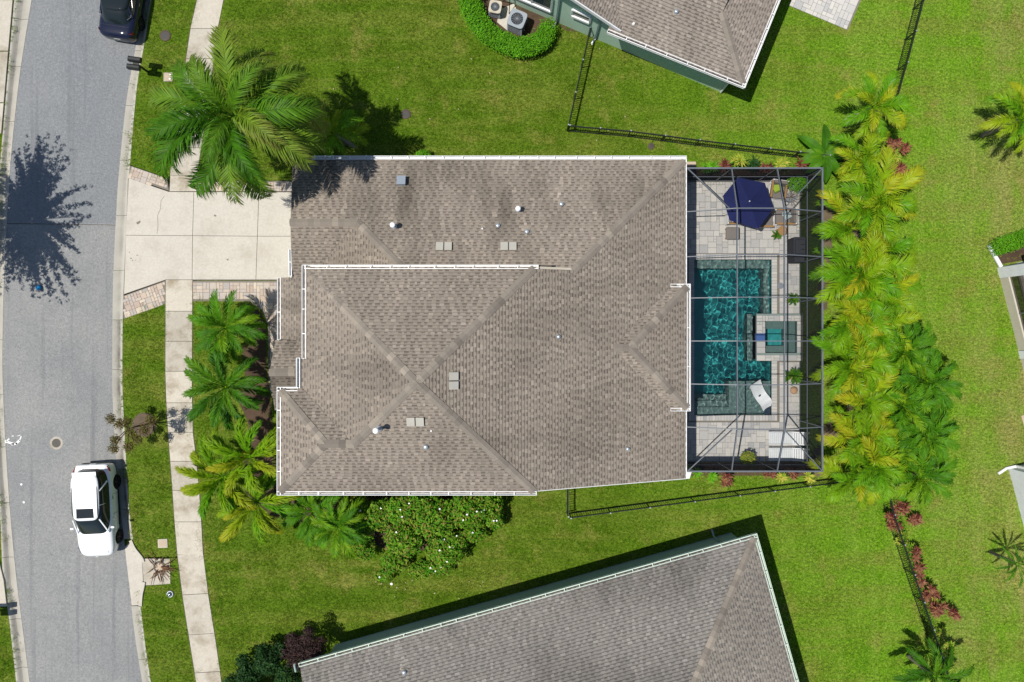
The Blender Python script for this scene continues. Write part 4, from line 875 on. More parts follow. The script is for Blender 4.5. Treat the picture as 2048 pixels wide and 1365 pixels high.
fr = n.n('ShaderNodeFresnel'); fr.inputs[0].default_value = 1.33; mx = n.n('ShaderNodeMixShader'); n.l(fr.outputs[0], mx.inputs[0]); n.l(gl.outputs[0], mx.inputs[1]); n.l(gs.outputs[0], mx.inputs[2]); n.l(mx.outputs[0], n.out.inputs[0])
gl.inputs['Color'].default_value = (.86, .97, .97, 1); MAT['water'] = n.m
wt = water(PW, WL, 'pool_water'); wt.cycles.is_caustics_caster = True
# spa
SR = .16
spa = empty('spa', (*W2(1558, 675), 0), kind='structure'); SI = [(1528, 643), (1592, 643), (1592, 706.5), (1528, 706.5)]
g = G()
for P in ([(1511.5, 628), (1604, 628), (1604, 643), (1511.5, 643)], [(1511.5, 706.5), (1604, 706.5), (1604, 722), (1511.5, 722)], [(1511.5, 643), (1528, 643), (1528, 706.5), (1511.5, 706.5)], [(1592, 643), (1604, 643), (1604, 706.5), (1592, 706.5)]): g.prism(p2(P), DP, SR - .04)
g.o('spa_wall', 'ledge', spa)
for P in ([(1511.5, 628), (1604, 628), (1604, 643), (1511.5, 643)], [(1511.5, 706.5), (1604, 706.5), (1604, 722), (1511.5, 722)], [(1511.5, 643), (1528, 643), (1528, 667), (1511.5, 667)], [(1511.5, 683), (1528, 683), (1528, 706.5), (1511.5, 706.5)], [(1592, 643), (1604, 643), (1604, 706.5), (1592, 706.5)]):
    pavers(spa, p2(P), 'deckpav', .145, SR, 0, h=.05, sizes=[(2, 2), (3, 2), (1, 2), (2, 1)])
G().prism(p2([(1511, 667.5), (1528, 667.5), (1528, 682.5), (1511, 682.5)]), -.1, SR - .02).o('spillway', 'bluetile', spa)
S2 = [(1528, 658), (1570, 658), (1570, 692), (1528, 692)]
g = G(); g.prism(p2([(1528, 643), (1592, 643), (1592, 658), (1528, 658)]), DP, -.25); g.prism(p2([(1528, 692), (1592, 692), (1592, 706.5), (1528, 706.5)]), DP, -.25); g.prism(p2([(1570, 658), (1592, 658), (1592, 692), (1570, 692)]), DP, -.25); g.o('spa_bench', 'ledge', spa)
G().prism(p2(S2), DP, -.75).o('spa_floor', 'poolshell', spa)
ws = water(p2(SI)[::-1], SR - .05, 'spa_water', 60, .12); ws.cycles.is_caustics_caster = True
sl.cycles.is_caustics_light = True
for o in bpy.data.objects:
    if o.parent in (pool, spa) : o.cycles.is_caustics_receiver = True
G().lathe([(.16, 0), (.16, .012)], W(1561, 572, .024), 20).o('skimmer_lid', 'greypot', deck)
# ---- cage
EH = 2.7; RH = 3.62
X0, X3 = W(1374, 0, EH).x, W(1644.5, 0, EH).x; Y0, Y3 = W(0, 337, EH).y, W(0, 943, EH).y
X1, X2 = W(1474, 0, RH).x, W(1568.5, 0, RH).x; Yb = [W(0, y, RH).y for y in (417, 509.5, 595, 682.5, 770, 859)]
cage = empty('pool_cage', ((X0 + X3) / 2, (Y0 + Y3) / 2, 0), label='bronze aluminium pool cage with dark insect screens over pool and patio', category='pool cage')
bw, bh = .042, .09
def beam(name, *pts, w_=bw, h_=bh, m='bronze'):
    g = G()
    for a, b in zip(pts[:-1], pts[1:]): g.beam(a, b, w_, h_)
    return g.o(name, m, cage)
C00, C03, C30, C33 = (X0, Y0, EH), (X0, Y3, EH), (X3, Y0, EH), (X3, Y3, EH)
beam('eave_beam', C00, C30, w_=.07); beam('eave_beam', (X3, Y0 + .03, EH - .003), (X3, Y3 - .03, EH - .003), w_=.07); beam('eave_beam', C03, C33, w_=.07)
for i, y in enumerate(Yb):
    if i in (2, 3, 4): beam('cross_beam', (X0 + (.12), y, EH + .3), (X1, y, RH), (X2, y, RH), (X3, y, EH + .01))
    else: beam('cross_beam', (X0, y, EH + .01), (X1, y, RH), (X2, y, RH), (X3, y, EH + .01))
for x in (X1, X2): beam('purlin', (x, Yb[0], RH + .003), (x, Yb[-1], RH + .003))
XA, XB_ = W(1463, 0, EH).x, W(1554, 0, EH).x
beam('rafter', (XA, Y0, EH), (X1, Yb[0], RH)); beam('rafter', (XB_, Y0, EH), (X2, Yb[0], RH)); XA2, XB2_ = W(1463, 0, EH).x, W(1554, 0, EH).x
beam('rafter', (XA2, Y3, EH), (X1, Yb[-1], RH)); beam('rafter', (XB2_, Y3, EH), (X2, Yb[-1], RH))
beam('hip_beam', (X0, Y0, EH + .02), (X1 - .25, Yb[0], RH - .2)); beam('hip_beam', (X3, Y0, EH + .02), (X2, Yb[0], RH)); beam('hip_beam', (X0, Y3, EH + .02), (X1 - .15, Yb[-1], RH - .13)); beam('hip_beam', (X3, Y3, EH + .02), (X2, Yb[-1], RH))
zb = 0.
posts = [(X3, y) for y in Yb] + [(x, Y0) for x in (X0 + .05, XA, XB_)] + [(x, Y3) for x in (X0 + .05, XA2, XB2_)] + [(X3, Y0), (X3, Y3)]
for x, y in posts: beam('post', (x, y, .02), (x, y, EH - .06), w_=.05, h_=.05)
for z in (.08, 1.0): beam('chair_rail', (X0, Y0, z), (X3, Y0, z), w_=.05, h_=.05); beam('chair_rail', (X3, Y0, z + .003), (X3, Y3, z + .003), w_=.05, h_=.05); beam('chair_rail', (X0, Y3, z), (X3, Y3, z), w_=.05, h_=.05)
def panel(*P, m='screen', name='screen_panel'): g = G(); g.add(P, [tuple(range(len(P)))]); return g.o(name, m, cage)
xs = [X0, X1, X2, X3]; zs = [EH, RH, RH, EH]
for i in range(5):
    for j in range(3):
        s0 = X0 if not (j == 0 and i in (1, 2, 3)) else X0
        panel((xs[j], Yb[i] - .03, zs[j]), (xs[j + 1], Yb[i] - .03, zs[j + 1]), (xs[j + 1], Yb[i + 1] + .03, zs[j + 1]), (xs[j], Yb[i + 1] + .03, zs[j]))
for Yq, Yr, xa, xb in ((Y0, Yb[0], XA, XB_), (Y3, Yb[-1], XA2, XB2_)):
    panel((X0, Yq, EH), (xa, Yq, EH), (X1, Yr, RH)); panel((X0, Yq, EH), (X1, Yr, RH), (X0, Yr, EH)); panel((xa, Yq, EH), (xb, Yq, EH), (X2, Yr, RH), (X1, Yr, RH)); panel((xb, Yq, EH), (X3, Yq, EH), (X2, Yr, RH)); panel((X3, Yq, EH), (X3, Yr, EH), (X2, Yr, RH))
yy = [Y0] + Yb + [Y3]
for a, b in zip(yy[:-1], yy[1:]): panel((X3, a, .1), (X3, b, .1), (X3, b, EH), (X3, a, EH), m='screenwall')
for Yq in (Y0, Y3):
    for a, b in ((X0, XA), (XA, XB_), (XB_, X3)): panel((a, Yq, .1), (b, Yq, .1), (b, Yq, EH), (a, Yq, EH), m='screenwall')
# ================================================================== PATIO FURNITURE
def umbrella():
    c = W(1499, 403, 2.35); t = empty('parasol', (c.x, c.y, 0), label='large navy hexagonal parasol shading the seating under the cage', category='parasol')
    rim = [W(x, y, 2.12) for x, y in ((1476.5, 355), (1530, 366), (1547, 417), (1517, 458), (1459, 441), (1445.5, 392.5))]; top = W(1499, 403, 2.5)
    g = G(); V = [top]; ns_ = 6
    # six slightly hollow gores
    rows = 6
    for r_ in range(1, rows + 1):
        s = r_ / rows
        for k in range(6):
            a, b = rim[k], rim[(k + 1) % 6]
            for q_ in range(4):
                p = a.lerp(b, q_ / 4); p = top.lerp(p, s); sag = .05 * math.sin(math.pi * q_ / 4) * s + .10 * math.sin(math.pi * s) * .4; V.append((p.x, p.y, p.z - sag * .8))
    F = [(0, 1 + k, 1 + (k + 1) % 24) for k in range(24)]
    for r_ in range(rows - 1):
        for k in range(24): a = 1 + r_ * 24 + k; b = 1 + r_ * 24 + (k + 1) % 24; F.append((a, a + 24, b + 24, b))
    g.add(V, F); o = g.o('canopy', 'navycloth', t); G().lathe([(.03, 0), (.035, .05), (.015, .09)], (top.x, top.y, top.z - .02), 10).o('finial', 'pvc', t)
    for k in range(6): G().beam(top - Vector((0, 0, .16)), rim[k] - Vector((0, 0, .14)), .02, .03).o('rib', 'teak', t)
    G().tube([(top.x, top.y, .05), (top.x, top.y, 2.45)], .022, 10).o('pole', 'teak', t); G().lathe([(.25, 0), (.25, .05), (.05, .08)], (top.x, top.y, .022), 20).o('base', 'darkmetal', t)
umbrella()
def armchair(px, py, rz, lab, pil=None, w_=.78, d_=.82):
    t = empty('armchair', W(px, py, .022), rz, label=lab, category='armchair', group='armchairs round the parasol')
    L = dict(parent=t, local=True)
    G().box((0, .0, .30), (w_ - .12, d_ - .1, .16)).o('seat_cushion', 'cushion', **L); G().box((0, -d_ / 2 + .13, .52), (w_ - .14, .16, .4), 0, 0, .18).o('back_cushion', 'cushion', **L)
    for s in (-1, 1):
        G().box((s * (w_ / 2 - .045), .0, .56), (.09, d_ - .06, .035)).o('armrest', 'teak', **L)
        for y in (-.3, .32): G().box((s * (w_ / 2 - .05), y, .27), (.05, .05, .54)).o('leg', 'white', **L)
    g = G(); g.box((0, -d_ / 2 + .02, .45), (w_, .05, .5)); g.box((0, 0, .19), (w_ - .05, d_ - .08, .05)); g.o('frame', 'white', **L)
    if pil: G().box((.08, -.08, .48), (.40, .40, .14), .6, .25, .5).o('pillow', pil, **L)
    return t
armchair(1464, 437, R(-90), 'taupe cushioned armchair at the left of the parasol above the ottoman', 'lightpillow')
armchair(1525, 443, R(180) - R(90) + R(180), 'armchair mostly hidden under the lower right edge of the parasol')
armchair(1564, 437, R(90), 'wide taupe armchair right of the parasol with a pale cushion on it', 'lightpillow', w_=.82, d_=.98)
armchair(1550, 384, R(180) - R(8), 'armchair under the upper right edge of the parasol with a lime green pillow', 'pillow', w_=.78, d_=.9)
t = empty('ottoman', W(1461, 469, .022), label='square taupe ottoman on the pavers below the left armchair', category='ottoman'); c = Vector(t.location)
o = G().box(c + Vector((0, 0, .32)), (.66, .62, .18)).o('cushion', 'cushion', t); bv = o.modifiers.new('round', 'BEVEL'); bv.width = .06; bv.segments = 4
g = G(); g.box(c + Vector((0, 0, .2)), (.6, .56, .06)); g.o('frame', 'teak', t)
for sx in (-1, 1):
    for sy in (-1, 1): G().box(c + Vector((sx * .26, sy * .24, .1)), (.05, .05, .2)).o('leg', 'teak', t)
t = empty('coffee_table', W(1499, 405, .022), label='low teak table in the shade under the parasol', category='table'); c = Vector(t.location)
for i in range(6): G().box(c + Vector((0, (i - 2.5) * .11, .4)), (1.0, .10, .03)).o('slat', 'teak', t)
for sx in (-1, 1):
    for sy in (-1, 1): G().box(c + Vector((sx * .44, sy * .28, .19)), (.06, .06, .38)).o('leg', 'teak', t)
t = empty('side_table', W(1559, 464, .022), .3, label='small wooden stool table beside the leafy pot below the right armchair', category='side table')
o = G().lathe([(.17, .0), (.2, .1), (.17, .25), (.24, .42), (.25, .45)], (0, 0, 0), 8).o('stool_body', 'teak', t, local=True); G().box((.08, .02, .47), (.12, .12, .05)).o('stool_top', 'clay', t, local=True)
def lounger(px, py, rz, lab, slats=True, z=.022, rise=.38):
    t = empty('sun_lounger', W(px, py, z), rz, label=lab, category='sun lounger', group='white loungers at the pool'); L = dict(parent=t, local=True)
    if slats:
        N_ = 19
        for i in range(N_):
            x = -.88 + i * .098; zz_ = .32 + max(0, (x - .25)) * .5; G().box((x, 0, zz_), (.09, .53, .02), 0, -.55 if x > .25 else 0).o('slat', 'plastic', **L)
        for s in (-1, 1):
            G().beam((-.93, s * .3, .3), (.26, s * .3, .3), .05, .06).o('side_rail', 'plastic', **L); G().beam((.26, s * .3, .3), (.98, s * .3, .68), .05, .05).o('back_rail', 'plastic', **L)
            for x in (-.8, .5): G().box((x, s * .28, .15), (.05, .05, .3)).o('leg', 'plastic', **L)
    else:
        # one moulded wavy shell standing in the shallow water
        xs_ = np.linspace(-.93, .93, 40); zf_ = [.16 + .17 * math.exp(-((x + .28) / .26) ** 2) + .55 * max(0, (x - .12) / .8) ** 1.35 + .03 * math.cos(x * 3) for x in xs_]
        V = []; F = []
        for x, q_ in zip(xs_, zf_):
            for y in np.linspace(-.31, .31, 7): V.append((x, y, q_ + .02 * (abs(y) / .31) ** 4))
        for x, q_ in zip(xs_, zf_):
            for y in np.linspace(-.31, .31, 7): V.append((x, y, q_ - .05))
        for i in range(39):
            for j in range(6): a = i * 7 + j; F.append((a, a + 7, a + 8, a + 1)); F.append((a + 280, a + 281, a + 288, a + 287))
            F.append((i * 7, i * 7 + 280, i * 7 + 287, i * 7 + 7)); F.append((i * 7 + 6, i * 7 + 13, i * 7 + 293, i * 7 + 286))
        for e in (0, 39 * 7):
            for j in range(6): F.append((e + j, e + j + 1, e + j + 281, e + j + 280))
        G().add(V, F).o('shell', 'plastic', smooth=False, **L)
        for x, h_ in ((-.3, .2), (.75, .4), (-.85, .1)): G().box((x, 0, h_ / 2 - .02), (.07, .56, h_)).o('foot', 'plastic', **L)
    return t
lounger(1569.5, 875, 0, 'white slatted sun lounger nearer the pool of the pair on the deck'); lounger(1569.5, 907, 0, 'white slatted sun lounger of the pair beside the cage wall')
bpy.data.objects['sun_lounger'].rotation_euler.z = 0
lounger(1521, 795, R(-57) + math.pi, 'white moulded wavy lounger standing in the shallow sun shelf', False, -.26)
t = empty('grill', W(1586, 499, .022), label='covered charcoal outdoor grill with two handles against the cage wall', category='grill'); c = Vector(t.location)
g = G(); g.box(c + Vector((0, 0, .45)), (.62, 1.0, .9)); o = g.o('cover', 'cover', t); bv = o.modifiers.new('round', 'BEVEL'); bv.width = .06; bv.segments = 3
g = G(); g.box(c + Vector((-.02, 0, .98)), (.5, .74, .18)); o = g.o('lid', 'cover', t); bv = o.modifiers.new('round', 'BEVEL'); bv.width = .07; bv.segments = 3
for y in (-.15, .1): G().tube([c + Vector((-.05, y, 1.08)), c + Vector((-.05, y, 1.13)), c + Vector((.12, y, 1.13)), c + Vector((.12, y, 1.08))], .018, 8).o('handle', 'chrome', t)
G().box(c + Vector((.0, -.62, .42)), (.5, .24, .8)).o('side_shelf', 'cover', t)
t = G().lathe([(.05, 0), (.16, .04), (.19, .12), (.16, .2), (.05, .24)], W(1586, 781, .022), 18).o('garden_ball', 'clay', smooth=True, label='round tan garden ball on the deck below the potted fern', category='ball')
# ================================================================== FENCES
PKT = {}
def fence(name, lab, pts, h=1.05, sp=.115, posts=1.83, rails=(.1, .88, 1.0)):
    P = [W(x, y, h).xy for x, y in pts]; t = empty(name, (*P[0], 0), label=lab, category='fence'); o_ = Vector(t.location)
    if 'p' not in PKT: PKT['p'] = mesh('picket', G().box((0, 0, .5), (.018, .018, .98)).V, G().box((0, 0, .5), (.018, .018, .98)).F, 'black')
    cnt = 0; rest = G(); L = 0.; nxt = 0.
    for a, b in zip(P[:-1], P[1:]):
        d = (b - a); l_ = d.length; d = d / l_; np_ = max(1, round(l_ / posts))
        for r_ in rails: G().beam((*a, r_), (*b, r_), .03, .035).o('rail', 'black', t)
        for i in range(np_ + (1 if b is P[-1] else 0)):
            c = a + d * (l_ * i / np_); G().box((*c, h / 2 + .01), (.055, .055, h + .02)).o('post', 'black', t); G().box((*c, h + .04), (.06, .06, .02)).o('post_cap', 'pvc' if name == 'fence_caps' else 'lead', t)
        k = int(l_ / sp)
        for i in range(1, k):
            c = a + d * (i * l_ / k)
            if cnt < 295: inst('picket', PKT['p'], t, (c.x - o_.x, c.y - o_.y, 0), (0, 0, math.atan2(d.y, d.x)))
            else: rest.box((*c, .5), (.018, .018, .98))
            cnt += 1
    if rest.V: rest.o('picket_run', 'black', t, kind='stuff')
    return t
fence('fence', 'short black picket fence running from the green house wall to the lawn corner', [(1181, 55), (1137, 250)])
fence('fence', 'long black picket fence crossing the lawn north of the pool cage', [(1140, 251), (1262, 262), (1400, 280), (1541, 297), (1660, 311), (1757, 318)])
fence('fence', 'black picket fence along the upper right lawn behind the tan strip', [(1879, -140), (1849, 0), (1816, 125), (1796, 195), (1770, 275), (1758, 312)])
fence('fence', 'short black picket fence against the south side of the large house', [(1137, 972), (1137, 1034)])
fence('fence', 'long black picket fence slanting below the pool cage', [(1142, 1037), (1300, 1016), (1480, 992), (1690, 965), (1770, 955)])
fence('fence', 'black picket fence overgrown with pink shrubs at the lower right', [(1775, 960), (1790, 1030), (1830, 1150), (1868, 1260), (1905, 1370), (1950, 1500)])
# ================================================================== MAILBOXES
def mailbox(px, py, lab, rz=0.):
    t = empty('mailbox', W(px, py, 0), rz, label=lab, category='mailbox'); L = dict(parent=t, local=True)
    for s in (-1, 1):
        y = s * .19 + .02
        prof = [(-.13, 0), (-.13, .14), (-.10, .2), (-.05, .235), (.05, .235), (.10, .2), (.13, .14), (.13, 0)]; g = G(); V = []
        for x in (-.3, .3): V += [(x, y + a, 1.02 + b) for a, b in prof]
        F = [tuple(range(8)), tuple(range(8, 16))[::-1]] + [(i, i + 8, (i + 1) % 8 + 8, (i + 1) % 8) for i in range(8)]
        b_ = g.add(V, F).o('box', 'black', **L); G().box((-.31, y, 1.12), (.02, .24, .2)).o('door', 'black', **L)
    G().box((0, 0.02, 1.0), (.3, .55, .03)).o('arm', 'black', **L); G().box((.1, 0.02, .5), (.08, .08, 1.0)).o('post', 'black', **L); G().beam((.1, 0.02, .6), (-.15, .02, .98), .04, .04).o('brace', 'black', **L)
mailbox(292, 145, 'pair of black mailboxes on one post beside the kerb', R(-8))
mailbox(-4, 1222, 'pair of black mailboxes across the street at the left edge', R(180))
# ================================================================== CARS
def lerp_tab(tab, y, k):
    ys_ = [r[0] for r in tab]; return float(np.interp(y, ys_, [r[k] for r in tab]))
def smooth_tab(tab, n_):
    P = smooth_line([Vector((r[0], r[1], r[2])) for r in tab], 4); Q = smooth_line([Vector((r[0], r[3], 0)) for r in tab], 4)
    return [(p.x, p.y, p.z, q.y) for p, q in zip(P, Q)]
def car_body(tab, prof):
    """tab rows: y, half width, deck height, sill height; prof: (width factor, height factor 0..1, inset)"""
    T = smooth_tab(tab, 4); V = []; F = []; m = len(prof) * 2 - 2
    for y, w_, zt, zl in T:
        half = [(w_ * a, zl + (zt - zl) * b) for a, b in prof]         # from bottom centre out and up to top centre
        ring = half + [(-x, z) for x, z in half[-2:0:-1]]
        V += [(x, y, z) for x, z in ring]
    for i in range(len(T) - 1):
        for j in range(m): a = i * m + j; b = i * m + (j + 1) % m; F.append((a, b, b + m, a + m))
    F.append(tuple(range(m))[::-1]); F.append(tuple(range((len(T) - 1) * m, len(T) * m)))
    return V, F
def ring_outline(cy, hl, hw, z, ex=5., n_=40, taper=0.):
    out = []
    for k in range(n_):
        a = 2 * math.pi * k / n_; c, s = math.cos(a), math.sin(a); y = cy + hl * math.copysign(abs(s) ** (2 / ex), s); x = hw * math.copysign(abs(c) ** (2 / ex), c)
        x *= 1 - taper * max(0, (y - cy) / hl) ** 2 - taper * .8 * max(0, -(y - cy) / hl) ** 3
        out.append((x, y, z))
    return out
def car(lab, loc, rz, S):
    t = empty('parked_car', loc, rz, label=lab, category='car'); L = dict(parent=t, local=True); paint = S['paint']
    prof = [(0, 0.), (.80, 0.), (.93, .04), (.985, .18), (1., .45), (.985, .70), (.955, .86), (.88, .955), (.70, 1.0), (.40, 1.03), (0, 1.04)]
    V, F = car_body(S['body'], prof); bo = G().add(V, F).o('body', paint, smooth=True, **L)
    # wheel arches cut into the body
    bm = bmesh.new(); bm.from_mesh(bo.data); bmesh.ops.recalc_face_normals(bm, faces=bm.faces); bm.to_mesh(bo.data); bm.free()
    cut = G(); 
    for y in S['axles']:
        V = []; F = []; n_ = 28
        for x in (-1.2, 1.2):
            for k in range(n_): a = 2 * math.pi * k / n_; V.append((x, y + S['arch'] * math.cos(a), .34 + S['arch'] * math.sin(a)))
        F = [tuple(range(n_)), tuple(range(n_, 2 * n_))[::-1]] + [(k, k + n_, (k + 1) % n_ + n_, (k + 1) % n_) for k in range(n_)]; cut.add(V, F)
    co_ = cut.o('cutter', 'tyre', **L); bm = bmesh.new(); bm.from_mesh(co_.data); bmesh.ops.recalc_face_normals(bm, faces=bm.faces); bm.to_mesh(co_.data); bm.free()
    md = bo.modifiers.new('arch', 'BOOLEAN'); md.operation = 'DIFFERENCE'; md.object = co_; md.solver = 'EXACT'
    bpy.context.view_layer.update(); dg = bpy.context.evaluated_depsgraph_get(); nm = bpy.data.meshes.new_from_object(bo.evaluated_get(dg)); bo.modifiers.clear(); bo.data = nm; bpy.data.objects.remove(co_)
    try: nm.set_sharp_from_angle(angle=R(38))
    except Exception: pass
    G().box((0, sum(S['axles']) / 2, .36), (1.5, S['axles'][1] - S['axles'][0] + .7, .3)).o('underbody', 'tyre', **L)
    # glasshouse
    R_ = S['glass']; n_ = 48; V = []; F = []
    for cy, hl, hw, z, ex, tp in R_: V += ring_outline(cy, hl, hw, z, ex, n_, tp)
    for i in range(len(R_) - 1):
        for k in range(n_): F.append((i * n_ + k, i * n_ + (k + 1) % n_, (i + 1) * n_ + (k + 1) % n_, (i + 1) * n_ + k))
    F.append(tuple(range((len(R_) - 1) * n_, len(R_) * n_))); G().add(V, F).o('windows', 'glass', smooth=True, **L)
    # roof skin
    cy, hl, hw, z, ex, tp = S['roof']; V = []; F = []
    rg = [(1.015, -.035), (1.03, -.01), (1.0, .022), (.86, .05), (.6, .065), (.25, .072)]
    for s, dz in rg: V += ring_outline(cy, hl * (s if s < 1 else 1 + (s - 1) * .5), hw * s, z + dz, ex, n_, tp)
    for i in range(len(rg) - 1):
        for k in range(n_): F.append((i * n_ + k, i * n_ + (k + 1) % n_, (i + 1) * n_ + (k + 1) % n_, (i + 1) * n_ + k))
    F.append(tuple(range((len(rg) - 1) * n_, len(rg) * n_))); G().add(V, F).o('roof', S.get('roofpaint', paint), smooth=True, **L)
    # pillars as strips along the glass
    for (a, b, w_) in S['pillars']:
        for s in (-1, 1): G().beam((s * a[0], a[1], a[2]), (s * b[0], b[1], b[2]), w_, .035).o('pillar', S.get('pillarpaint', paint), **L)
    for s in (-1, 1):
        for y in S['axles']:
            x = s * (S['track']); wh = empty('wheel', (x, y, .34)); wh.parent = t; wh.location = (x, y, .34); wh.rotation_euler = (0, R(90) * s, S.get('steer', 0.) if y == S['axles'][1] else 0)
            G().lathe([(.20, -.1), (.33, -.1), (.34, -.06), (.34, .06), (.325, .1), (.24, .105), (.22, .06)], (0, 0, 0), 30, False).o('tyre', 'tyre', wh, True, local=True)
            g = G(); g.lathe([(.235, .02), (.235, .085), (.215, .085), (.21, .02)], (0, 0, 0), 26, False); g.lathe([(.05, .02), (.05, .09), (.02, .1)], (0, 0, 0), 12)
            for k in range(5):
                a = 2 * math.pi * k / 5
                for d_ in (-.14, .14): g.beam((.04 * math.cos(a), .04 * math.sin(a), .075), (.22 * math.cos(a + d_), .22 * math.sin(a + d_), .07), .028, .02)
            g.o('rim', 'alloy', wh, local=True); G().lathe([(.22, 0), (.22, .01)], (0, 0, 0), 20).o('brake_disc', 'darkmetal', wh, local=True)
        # mirror
        y, x, z = S['mirror']; m_ = G(); m_.box((s * (x + .10), y, z), (.20, .11, .14), 0, 0, 0); mo = m_.o('mirror', S.get('mirrorpaint', paint), **L); bv = mo.modifiers.new('round', 'BEVEL'); bv.width = .04; bv.segments = 3
        # lamps, handles
        for nm_, mt, pts in S['lamps']: g = G(); P3 = [Vector((s * a, b, c)) for a, b, c in pts]; g.add([*P3, *[p - Vector((s * .03, 0, .05)) for p in P3]], [tuple(range(len(P3))), tuple(range(len(P3), 2 * len(P3)))[::-1]] + [(i, (i + 1) % len(P3), (i + 1) % len(P3) + len(P3), i + len(P3)) for i in range(len(P3))]); g.o(nm_, mt, **L)
        for y in S['handles']: G().box((s * (S['hw'] + .012), y, .86), (.03, .17, .03)).o('door_handle', 'chrome', **L)
    for nm_, mt, g in S['extra']: g.o(nm_, mt, **L)
    return t
ex = []
g = G().box((0, -.05, 1.678), (.82, .46, .014)); ex.append(('sunroof', 'glass', g))
for s in (-1, 1):
    ex.append(('roof_rail', 'chrome' if False else 'alloy', G().tube([(s * .60, .12, 1.62), (s * .615, -.05, 1.67), (s * .62, -1.2, 1.655), (s * .60, -1.45, 1.61)], .018, 8)))
ex.append(('spoiler', 'carwhite', G().box((0, -1.93, 1.60), (1.16, .22, .035), 0, 0, -.08))); ex.append(('wiper', 'black', G().beam((-.5, 1.12, 1.03), (.2, 1.05, 1.06), .025, .02)))
ex.append(('cowl', 'black', G().box((0, 1.13, .99), (1.36, .16, .05)))); ex.append(('badge', 'chrome', G().box((0, 2.30, .82), (.12, .02, .05))))
ex.append(('rear_bumper', 'black', G().box((0, -2.27, .48), (1.5, .1, .2)))); ex.append(('licence_plate', 'pvc', G().box((0, -2.31, .78), (.32, .02, .16))))
for s in (-1, 1): ex.append(('bonnet_seam', 'lead', G().beam((s * .70, 1.2, 1.018), (s * .60, 2.12, .885), .012, .01)))
ex.append(('tailgate_seam', 'lead', G().beam((-.7, -2.1, 1.075), (.7, -2.1, 1.075), .012, .01)))
for s in (-1, 1):
    ex.append(('sill_trim', 'tyre', G().box((s * .905, -.04, .33), (.06, 1.75, .12))))
    for y in (.18, -.78, 1.02): ex.append(('door_seam', 'black', G().box((s * .934, y, .66), (.004, .012, .44))))
SUV = dict(paint='carwhite', hw=.93, axles=(-1.31, 1.44), arch=.41, track=.82, steer=.0, mirror=(.80, .90, 1.08),
  body=[(-2.30, .70, .98, .50), (-2.27, .80, 1.02, .42), (-2.15, .875, 1.04, .34), (-1.85, .915, 1.06, .27), (-1.3, .93, 1.06, .24), (-.6, .93, 1.04, .23), (.2, .93, 1.03, .23), (.9, .925, 1.03, .24), (1.15, .92, 1.03, .24), (1.5, .915, 1.0, .25), (1.9, .88, .93, .28), (2.12, .80, .86, .33), (2.25, .67, .78, .40), (2.31, .50, .68, .46)],
  glass=[(-.48, 1.66, .85, 1.0, 5, .06), (-.55, 1.55, .815, 1.15, 5, .08), (-.70, 1.32, .74, 1.4, 5, .08), (-.82, 1.15, .665, 1.60, 5, .08)],
  roof=(-.82, 1.13, .665, 1.61, 5.5, .07),
  pillars=[((.77, 1.06, 1.03), (.645, .28, 1.59), .06), ((.80, -1.50, 1.10), (.66, -1.12, 1.575), .13), ((.80, -.42, 1.10), (.68, -.40, 1.56), .03)],
  lamps=[('headlight', 'lampglass', [(.80, 2.06, .84), (.885, 1.80, .90), (.87, 1.72, .80), (.83, 2.02, .70)]), ('taillight', 'red', [(.79, -2.20, 1.02), (.905, -1.96, 1.04), (.92, -1.92, .90), (.82, -2.24, .88)])],
  handles=(-.62, .42), extra=ex)
car('white SUV with a dark sunroof parked at the kerb near the storm drain', (-20.72, -8.42, ZR + .02), R(180 + 2.6), SUV)
ex = []
ex.append(('licence_plate', 'pvc', G().box((0, -2.43, .76), (.31, .03, .15), 0, 0, -.35))); ex.append(('badge', 'chrome', G().box((0, -2.36, .93), (.10, .05, .02))))
ex.append(('boot_seam', 'black', G().beam((-.72, -1.95, 1.055), (.72, -1.95, 1.055), .012, .01))); ex.append(('bumper_trim', 'chrome', G().beam((.25, -2.42, .34), (.75, -2.28, .34), .03, .03)))
for s in (-1, 1): ex.append(('window_trim', 'chrome', G().tube([(s * .60, -1.62, 1.13), (s * .76, -1.45, 1.12), (s * .80, -1.0, 1.16), (s * .74, -.5, 1.32), (s * .665, .2, 1.405)], .014, 6)))
SEDAN = dict(paint='carnavy', hw=.92, axles=(-1.42, 1.40), arch=.385, track=.80, mirror=(.62, .88, 1.0),
  body=[(-2.46, .50, .84, .44), (-2.41, .70, .92, .36), (-2.25, .85, 1.0, .30), (-1.9, .905, 1.03, .25), (-1.4, .92, 1.02, .22), (-.6, .92, .97, .20), (.3, .92, .95, .20), (1.0, .91, .95, .22), (1.5, .90, .91, .24), (2.0, .86, .82, .28), (2.3, .74, .72, .34), (2.42, .55, .62, .42)],
  glass=[(-.30, 1.68, .84, .93, 4.5, .10), (-.36, 1.5, .79, 1.08, 4.5, .10), (-.44, 1.15, .70, 1.28, 4.5, .10), (-.50, .82, .67, 1.41, 4.5, .10)],
  roofpaint='glass', roof=(-.50, .84, .675, 1.41, 4.5, .08), pillars=[((.79, .98, .98), (.62, .25, 1.40), .06), ((.80, -1.45, 1.05), (.63, -.95, 1.38), .09)],
  lamps=[('headlight', 'lampglass', [(.70, 2.2, .72), (.85, 1.9, .80), (.86, 1.85, .68), (.74, 2.25, .60)]), ('taillight', 'red', [(.42, -2.39, .94), (.80, -2.22, 1.0), (.88, -2.08, .96), (.84, -2.24, .82), (.45, -2.425, .82)])],
  handles=(-.7, .3), extra=ex)
car('navy blue sedan with red tail lights parked by the kerb at the top edge', (-19.32, 17.5, ZR + .02), R(-8.5), SEDAN)
